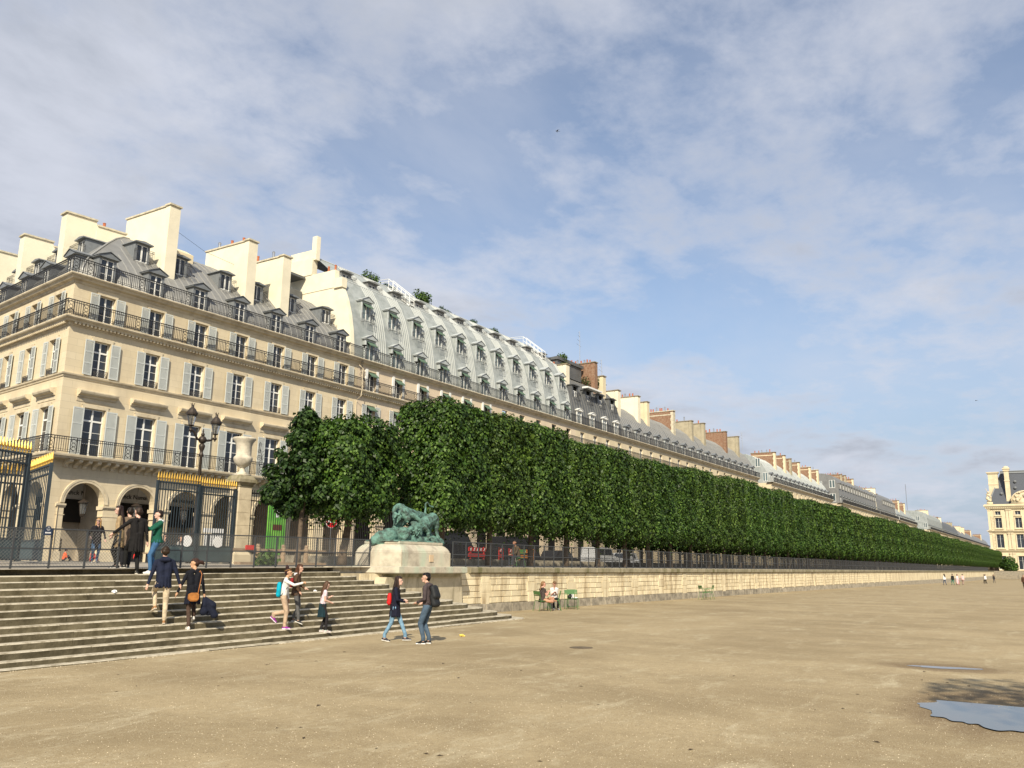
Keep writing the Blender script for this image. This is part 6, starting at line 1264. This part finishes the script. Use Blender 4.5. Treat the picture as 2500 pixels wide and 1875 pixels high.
# --- three coming down the steps
L3 = st_at(17.0, 2); A3 = R(-140); person('girl in a white top with a headband pointing to the right on the steps', L3, A3, 1.60, dict(top=(.74, .73, .71), bottom=(.50, .37, .26), shoe=(.24, .03, .26), sole=(.78, .72, .80), band=(.26, .14, .05), skin=SKO, loose=1.12),
    dict(rh=(.06, .52, 1.34), rhc='point', er=(.4, 0, -1), lh=(-.26, .10, .86), lf=(-.08, -.28, .34), lfp=-42, rf=(.06, .08, .075), pel=(0, 0, .95), lean=.05, yaw=-6), 'bun', (.035, .016, .016), sex='f')
backpack('backpack', 'bright turquoise backpack on the pointing girl', L3, A3, 1.60, .22, .42, .14, (.0, .36, .50), 1.14, -.085)
L4 = st_at(17.72, 3); person('long-haired woman in a brown jacket and grey jeans beside the pointing girl', L4, R(-146), 1.58, dict(top=(.085, .050, .030), bottom=(.115, .115, .115), shoe=(.03, .03, .03), collar=(.70, .70, .72), long=.12),
    dict(lh=(-.16, .22, 1.02), rh=(.24, .14, .92), rf=(.10, .14, .0), rfp=-20, lf=(-.07, -.05, .075), yaw=-14, nod=6), 'long', (.075, .032, .016), sex='f')
backpack('hand_bag', 'dark red bag behind the woman in the brown jacket', L4, R(-146), 1.58, .16, .30, .12, (.25, .01, .015), 1.18, -.085, False, 'bag')
L5 = st_at(18.2, 1); person('girl in a pale pink top and dark green wrap stepping off the stairs, head bowed', L5, R(-128), 1.40, dict(top=(.72, .60, .66), bottom=(.02, .02, .02), legs=(.022, .020, .022), skirt=.40, skirtc=(.012, .034, .045), sleeve=.3, shoe=(.48, .42, .40), sole=(.76, .72, .70), sock=(.55, .78, .68), skin=SKP),
    dict(lh=(-.02, .24, 1.20), rh=(.05, .26, 1.02), rf=(.08, .14, .07), lf=(-.08, 0, .075), nod=26, lean=.06), 'long', (.085, .045, .025), sex='f')
# --- the two talking on the sand
L6 = (18.62, 15.62, gz(18.6)); A6 = R(-148); person('girl with very long dark hair, navy coat and light jeans talking on the sand', L6, A6, 1.72, dict(top=(.012, .013, .028), bottom=(.19, .33, .46), shoe=(.03, .03, .04), sole=(.80, .78, .72), long=.26, flare=.7, skin=SKP),
    dict(lf=(-.06, .30, .075), rf=(.05, -.26, .085), rfp=-10, lh=(-.02, .24, 1.10), rh=(.10, .26, 1.06), el=(-1, -.6, -.6), er=(1, -.6, -.6), yaw=-4), 'longest', (.030, .018, .014), sex='f')
backpack('backpack', 'small red drawstring backpack on the long-haired girl', L6, A6, 1.72, .15, .32, .13, (.62, .02, .02), 1.12, -.10)
L7 = (18.55, 14.45, gz(18.5)); A7 = R(18); person('boy in a grey hooded jacket and jeans facing the long-haired girl', L7, A7, 1.83, dict(top=(.072, .056, .058), bottom=(.075, .115, .165), shoe=(.012, .012, .012), sole=(.85, .85, .83), collar=(.072, .056, .058), loose=1.08),
    dict(lf=(-.10, .06, .075), rf=(.09, -.02, .075), lh=(-.16, .22, 1.02), rh=(.20, .20, 1.0), yaw=24, toe=14), 'short', (.010, .008, .008), sex='m')
backpack('backpack', 'large black backpack on the boy in the grey jacket', L7, A7, 1.83, .24, .50, .16, (.022, .024, .026), 1.17, -.085, True, sag=.05)
# --- at the head of the steps
person('woman in a tan coat with a long dark ponytail beside the fence end', (14.42, 22.05, tz(14.4, 22)), R(48), 1.70, dict(top=(.36, .26, .145), bottom=(.010, .010, .010), shoe=(.02, .02, .02), long=.34, flare=.4, skin=SKP), dict(lh=(-.2, .14, .9), yaw=10), 'longest', (.022, .012, .010), sex='f')
L9 = st_at(14.32, 12, .12); person('man in a long black coat on the top step, one arm on the fence', L9, R(-16), 1.77, dict(top=(.013, .012, .012), bottom=(.011, .011, .011), shoe=(.02, .02, .02), sole=(.7, .68, .6), sock=(.55, .52, .46), long=.34, flare=.5, skin=SKP),
    dict(lh=(-.52, .30, 1.05), el=(-1, -.3, -.4), rh=(.30, .0, .78), lf=(-.14, .30, .22), rf=(.08, 0, .075), yaw=22), 'short', (.035, .022, .015), sex='m')
L10 = st_at(14.92, 12, .10); person('man in a green puffer jacket and blue jeans with a hand raised to his mouth', L10, R(66), 1.72, dict(top=(.012, .095, .060), bottom=(.055, .14, .28), shoe=(.74, .74, .72), sole=(.8, .8, .78), collar=(.55, .57, .58), skin=SKP, long=.06, flare=.9),
    dict(lh=(-.06, .34, 1.28), rh=(.02, .36, 1.26), el=(-1, -.3, -.8), er=(1, -.3, -.8), lf=(-.08, .12, .075), rf=(.09, -.05, .075), lean=-.02, nod=-2), 'short', (.020, .012, .009), sex='m')
person('person in a brown coat half hidden behind the man in black', (15.05, 22.6, tz(15, 22.6)), R(-30), 1.70, dict(top=(.18, .13, .09), bottom=(.015, .015, .018), long=.3, shoe=(.03, .03, .03)), dict(yaw=20), 'short', (.02, .014, .010), sex='m')
# --- behind the fence by the gate
person('blonde woman with sunglasses and dark shawl standing behind the fence', (19.1, 30.6, 1.86), R(158), 1.66, dict(top=(.016, .014, .018), bottom=(.10, .19, .32), long=.42, flare=1.3, shoe=(.35, .33, .32), glasses=1, skin=SKP), dict(lh=(-.30, .12, .92), rh=(.26, .18, 1.0), yaw=-28), 'long', (.40, .24, .10), .018, None, 'f')
person('person in black stooping beside a white bag behind the fence', (20.0, 30.2, 1.86), R(-120), 1.62, dict(top=(.014, .014, .015), bottom=(.014, .014, .014), long=.2), dict(lean=.34, pel=(0, -.08, .90), lh=(-.1, .5, .62), rh=(.1, .5, .62), nod=30), 'short', (.02, .015, .012), .018, None, 'm')
b = MB(); b.frus(-.24, .24, -.06, .06, 0, -.28, .28, -.04, .04, .62); tag(b.build('white_bag', M['paper'], None, T((19.75, 29.5, 2.45)) @ RZ(.5)), 'tall white paper bag hanging beside the stooping person', 'bag')
SIT = dict(pel=(0, 0, .50), lf=(-.1, .46, .075), rf=(.1, .46, .075), lh=(-.12, .34, .66), rh=(.12, .34, .66))
FLOOR = dict(pel=(0, 0, .12), lf=(-.12, .48, .07), rf=(.12, .50, .07), lh=(-.12, .34, .36), rh=(.12, .34, .36), lfk=(-.3, .2, 1), rfk=(.3, .2, 1), nod=14, lean=.08)
person('child in orange with a pink cap sitting on the pavement by the corner pier', (26.7, 45.6, 1.87), R(-100), 1.25, dict(top=(.80, .14, .05), bottom=(.03, .03, .04)), FLOOR, 'short', (.02, .014, .012), .022, None, 'f')
person('child in red sitting on the pavement left of the black coat', (28.3, 45.6, 1.87), R(-160), 1.25, dict(top=(.62, .05, .04), bottom=(.35, .03, .03)), FLOOR, 'short', (.03, .02, .012), .022, None, 'm')
person('child in a red jacket sitting on the pavement, seen between two standing men', (31.0, 45.6, 1.87), R(170), 1.25, dict(top=(.70, .04, .03), bottom=(.03, .03, .04), skin=SKP), FLOOR, 'long', (.10, .06, .03), .022, None, 'f')
bn = thing('street_bench', 'bench behind the gate plates where two people sit', 'bench', (25.3, 34.9, 1.86)); b = MB(); b.box(-1.1, 1.1, -.22, .22, .40, .46); b.build('seat', M['wood'], bn)
for x in (-.9, .9): b = MB(); b.box(x - .05, x + .05, -.2, .2, 0, .4); b.build('leg', M['iron'], bn)
person('man with sunglasses sitting behind the gate between the white discs', (25.1, 34.9, 1.86), R(170), 1.74, dict(top=(.03, .03, .035), bottom=(.03, .03, .04), glasses=1), SIT, 'short', (.03, .02, .015), .02, None, 'm')
person('person in pale clothes sitting behind the gate by the right white disc', (25.9, 34.9, 1.86), R(190), 1.66, dict(top=(.45, .42, .40), bottom=(.10, .10, .12)), SIT, 'short', (.10, .06, .04), .02, None, 'f')
# --- the two seated women
person('woman in a brown dress sitting on a green chair with bare crossed feet', (33.65, 19.85, gz(33)), R(-114), 1.68, dict(top=(.075, .058, .052), bottom=(.06, .048, .044), legs=(.50, .27, .17), skirt=.10, sleeve=.3, shoe=(.46, .24, .15), sole=(.46, .24, .15), skin=(.68, .36, .27), skirtc=(.06, .048, .044)), dict(SIT, lf=(-.06, .56, .50), rf=(.08, .58, .50), lh=(-.05, .30, .86), rh=(.08, .30, .84), pel=(0, 0, .52), yaw=-20), 'tail', (.24, .13, .06), .014, None, 'f')
person('woman in a white patterned blouse sitting on a green chair, head bowed over her phone', (35.3, 20.2, gz(34)), R(132), 1.66, dict(top=(.74, .70, .68), bottom=(.02, .02, .022), sleeve=.5, shoe=(.75, .73, .70), skin=(.60, .33, .25)), dict(SIT, lh=(-.03, .26, .80), rh=(.05, .26, .80), nod=38, lean=.10, pel=(0, 0, .52)), 'short', (.16, .09, .045), .014, None, 'f')
t = thing('dark_bag', 'dark bag with white stripes lying on the empty green chair', 'bag', (36.05, 19.72, gz(34.5) + .47)); blob('pouch', [((-.12, 0, .10), .10, (.12, .02, .09), .09, 'a'), ((-.08, 0, .16), .07, (.08, 0, .17), .06, 'a')], {'a': cmat((.02, .025, .02), .6)}, .016, t); b = MB()
for x in (-.06, .06): b.tube([(x - .05, -.10, .03), (x, -.115, .12), (x + .02, -.08, .22)], .014, 5)
b.build('stripe', M['paper'], t)
ch = chair('dark chair on the terrace under the seated man', (36.75, 23.1, 1.87), 1.25)
person('man sitting on a terrace chair behind the fence holding a white paper', (36.75, 23.1, 1.87), 1.25, 1.74, dict(top=(.10, .075, .05), bottom=(.045, .05, .06), skin=(.33, .17, .11), sole=(.5, .5, .5)), dict(SIT, lean=.14, lh=(-.10, .48, .62), rh=(.08, .44, .62)), 'short', (.02, .015, .012), .016, None, 'm')
b = MB(); b.add([(-.12, 0, 0), (.12, 0, 0), (.13, .05, .2), (-.11, .05, .2)], [(0, 1, 2, 3)]); b.box(-.12, .12, .002, .006, .0, .02); tag(b.build('paper_sheet', M['paper'], None, T((36.05, 22.75, 2.12)) @ RZ(.7)), 'white sheet of paper by the knees of the seated man', 'paper')
# --- far walkers
FW = [('far walker in a white top and jeans, leftmost of the distant strollers', 150.0, 16.6, (.70, .70, .70), (.06, .09, .16), 20), ('far walker in black top and green trousers', 152.0, 15.7, (.02, .02, .02), (.05, .20, .14), 10), ('far walker beside the pink and white bag', 153.5, 15.2, (.75, .72, .70), (.6, .2, .25), 200), ('far walker in a pale pink top with bare legs', 156.0, 14.7, (.72, .50, .48), (.40, .28, .24), -30),
      ('far walker in dark clothes close to the last trees', 196.0, 14.6, (.02, .02, .025), (.03, .03, .03), 60), ('far walker in white shirt and black skirt', 182.0, 13.4, (.70, .68, .66), (.02, .02, .02), 15), ('far walker in black near the end wall', 205.0, 13.6, (.03, .03, .03), (.06, .06, .07), 190), ('far walker cut by the right edge of the picture', 128.0, 5.2, (.10, .05, .03), (.05, .03, .02), 140)]
for i, (lb, x, y, c1_, c2_, a) in enumerate(FW): person(lb, (x, y, gz(x)), R(a - 60), 1.72, dict(top=c1_, bottom=c2_, long=.1), dict(lf=(-.08, .18, .075), rf=(.08, -.16, .09)), 'short' if i % 2 else 'long', (.05, .03, .02), .034, 'distant strollers', 'm' if i % 2 else 'f')
b = MB(); b.frus(-.32, .32, -.1, .1, .25, -.45, .45, -.12, .12, .95); b.frus(-.45, .45, -.12, .12, .952, -.3, .3, -.1, .1, 1.4); tag(b.build('shopping_bag', mat('pink_bag', (.75, .28, .34), .7, vscale=1.2, col2=(.8, .76, .76)), None, T((152.6, 15.1, gz(152)))), 'big pink and white bag carried by the distant strollers', 'bag')
# ================================================================== bronze lions on the pedestal
st2 = thing('bronze_lion_group', 'verdigris bronze of two lions over their prey on the pedestal', 'statue', (26.42, 21.75, 2.80)); pr = []; kx = lambda a: (a[0] + 1.35 * (a[1] + .1), a[1], a[2]); A = lambda a, r0, b, r1: pr.append((kx(a), r0, kx(b), r1, 'b'))
# lion: barrel, shoulders, neck, head
A((-.35, .15, 1.06), .32, (.35, .25, 1.02), .26); A((.35, .25, 1.02), .26, (.86, .32, .98), .25); A((-.45, .05, 1.05), .36, (-.55, .0, .85), .30); A((-.62, .0, 1.18), .30, (-.42, -.12, 1.12), .26); A((-.70, -.05, .98), .24, (-.62, -.1, .70), .20)
A((-.36, -.25, 1.06), .21, (-.24, -.36, 1.0), .18); A((-.22, -.38, .98), .14, (-.06, -.50, .88), .105); A((-.06, -.50, .90), .10, (.0, -.55, .87), .085); A((-.14, -.44, .82), .085, (-.05, -.50, .76), .06); A((-.30, -.42, 1.16), .06, (-.12, -.50, 1.02), .05); A((-.02, -.56, .92), .035, (.02, -.58, .89), .035); A((-.34, -.12, 1.26), .06, (-.36, -.10, 1.34), .035); A((-.20, -.20, 1.22), .05, (-.20, -.2, 1.28), .03)
rr = random.Random(8)
for k in range(60):   # mane locks
    a = rr.uniform(0, 6.28); e = rr.uniform(-.9, .8); c = Vector((-.55, -.05, 1.05)); d = Vector((math.cos(a) * math.cos(e), math.sin(a) * math.cos(e) * .9, math.sin(e))); q = c + Vector((d.x * .38, d.y * .36, d.z * .38))
    if q.x > -.45 and q.y < -.12: continue
    A(tuple(q), rr.uniform(.06, .09), tuple(q + Vector((d.x * .06 - .03, d.y * .05, -rr.uniform(.08, .17)))), .03)
A((-.72, .0, .86), .15, (-.82, -.05, .60), .10); A((-.82, -.05, .60), .10, (-.92, -.10, .46), .085); A((-.92, -.10, .46), .085, (-1.03, -.16, .43), .06)
A((-.10, -.15, 1.06), .17, (.30, -.28, 1.0), .12); A((.30, -.28, 1.0), .12, (.66, -.40, .84), .085); A((.66, -.40, .84), .085, (.80, -.44, .76), .075); A((.78, -.46, .74), .05, (.88, -.48, .68), .03)
A((.90, .32, .95), .27, (1.0, .40, .62), .17); A((1.0, .40, .62), .15, (.92, .45, .30), .09)
A((.98, .34, 1.16), .05, (1.0, .36, 1.40), .038); A((1.0, .36, 1.40), .038, (.98, .36, 1.60), .034); A((.98, .36, 1.60), .034, (1.10, .34, 1.66), .03); A((1.10, .34, 1.66), .03, (1.30, .32, 1.52), .03); A((1.30, .32, 1.52), .03, (1.50, .30, 1.49), .045)
# lioness: rump high on the right, body falling to the left
A((1.50, -.15, .98), .24, (1.15, -.20, .82), .25); A((1.15, -.20, .82), .25, (.82, -.26, .66), .25); A((.82, -.26, .66), .24, (.60, -.32, .58), .19); A((1.55, -.1, 1.0), .2, (1.60, -.1, 1.1), .10); A((1.62, -.15, .92), .22, (1.74, -.20, .66), .15); A((1.74, -.20, .66), .13, (1.80, -.24, .46), .075); A((1.80, -.24, .46), .075, (1.90, -.30, .28), .065); A((1.90, -.30, .28), .065, (1.98, -.40, .24), .05)
A((1.36, -.05, .84), .17, (1.30, -.02, .52), .10); A((1.30, -.02, .52), .09, (1.36, -.1, .24), .065); A((1.36, -.1, .24), .065, (1.42, -.2, .20), .05)
A((.98, -.40, .60), .13, (1.26, -.46, .42), .085); A((1.26, -.46, .42), .08, (1.30, -.50, .20), .06); A((1.30, -.50, .20), .06, (1.38, -.58, .18), .05)
# prey: dark bristly head and shoulders under the paws
A((.30, -.35, .62), .20, (.52, -.40, .58), .18); A((.18, -.42, .52), .13, (.02, -.50, .44), .08); A((.44, -.3, .78), .06, (.52, -.3, .88), .02); A((.20, -.35, .42), .22, (.55, -.3, .36), .22)
for k in range(24): x = rr.uniform(.1, .8); A((x, rr.uniform(-.62, -.3), rr.uniform(.28, .62)), .05, (x + rr.uniform(.02, .12), -.62, rr.uniform(.18, .5)), .012)
# rocks
for (x, y, z, r_) in ((-1.5, -.1, .05, .36), (-1.15, -.2, .16, .34), (-.75, -.15, .18, .36), (-.35, -.3, .22, .34), (-.25, -.45, .34, .22), (-1.9, 0, .0, .22), (.1, -.3, .05, .32), (.6, -.35, .0, .30), (1.1, -.35, .0, .24), (1.6, -.25, .03, .27), (1.9, -.25, .0, .26), (.3, .4, .1, .45), (-.6, .4, .1, .4), (1.2, .4, .1, .35), (-1.2, .35, .0, .32)): A((x - .08, y, z), r_, (x + .08, y + .03, z), r_ * .92)
A((-.92, -.25, .40), .10, (-.55, -.35, .34), .07); A((-.05, -.55, .30), .14, (-.22, -.6, .10), .10)
blob('figures', pr, {'b': M['bronze']}, .021, st2, T((.02, 0, 0)) @ Matrix.Diagonal((.98, 1.0, 1.0, 1)), 0, .005)
b = MB(); loft(b, [(octo(-1.80, 1.86, -.74, .85, .4), -.01), (octo(-1.78, 1.84, -.72, .83, .4), .05)]); b.build('bronze_base', M['bronze'], st2)
finish_blobs()
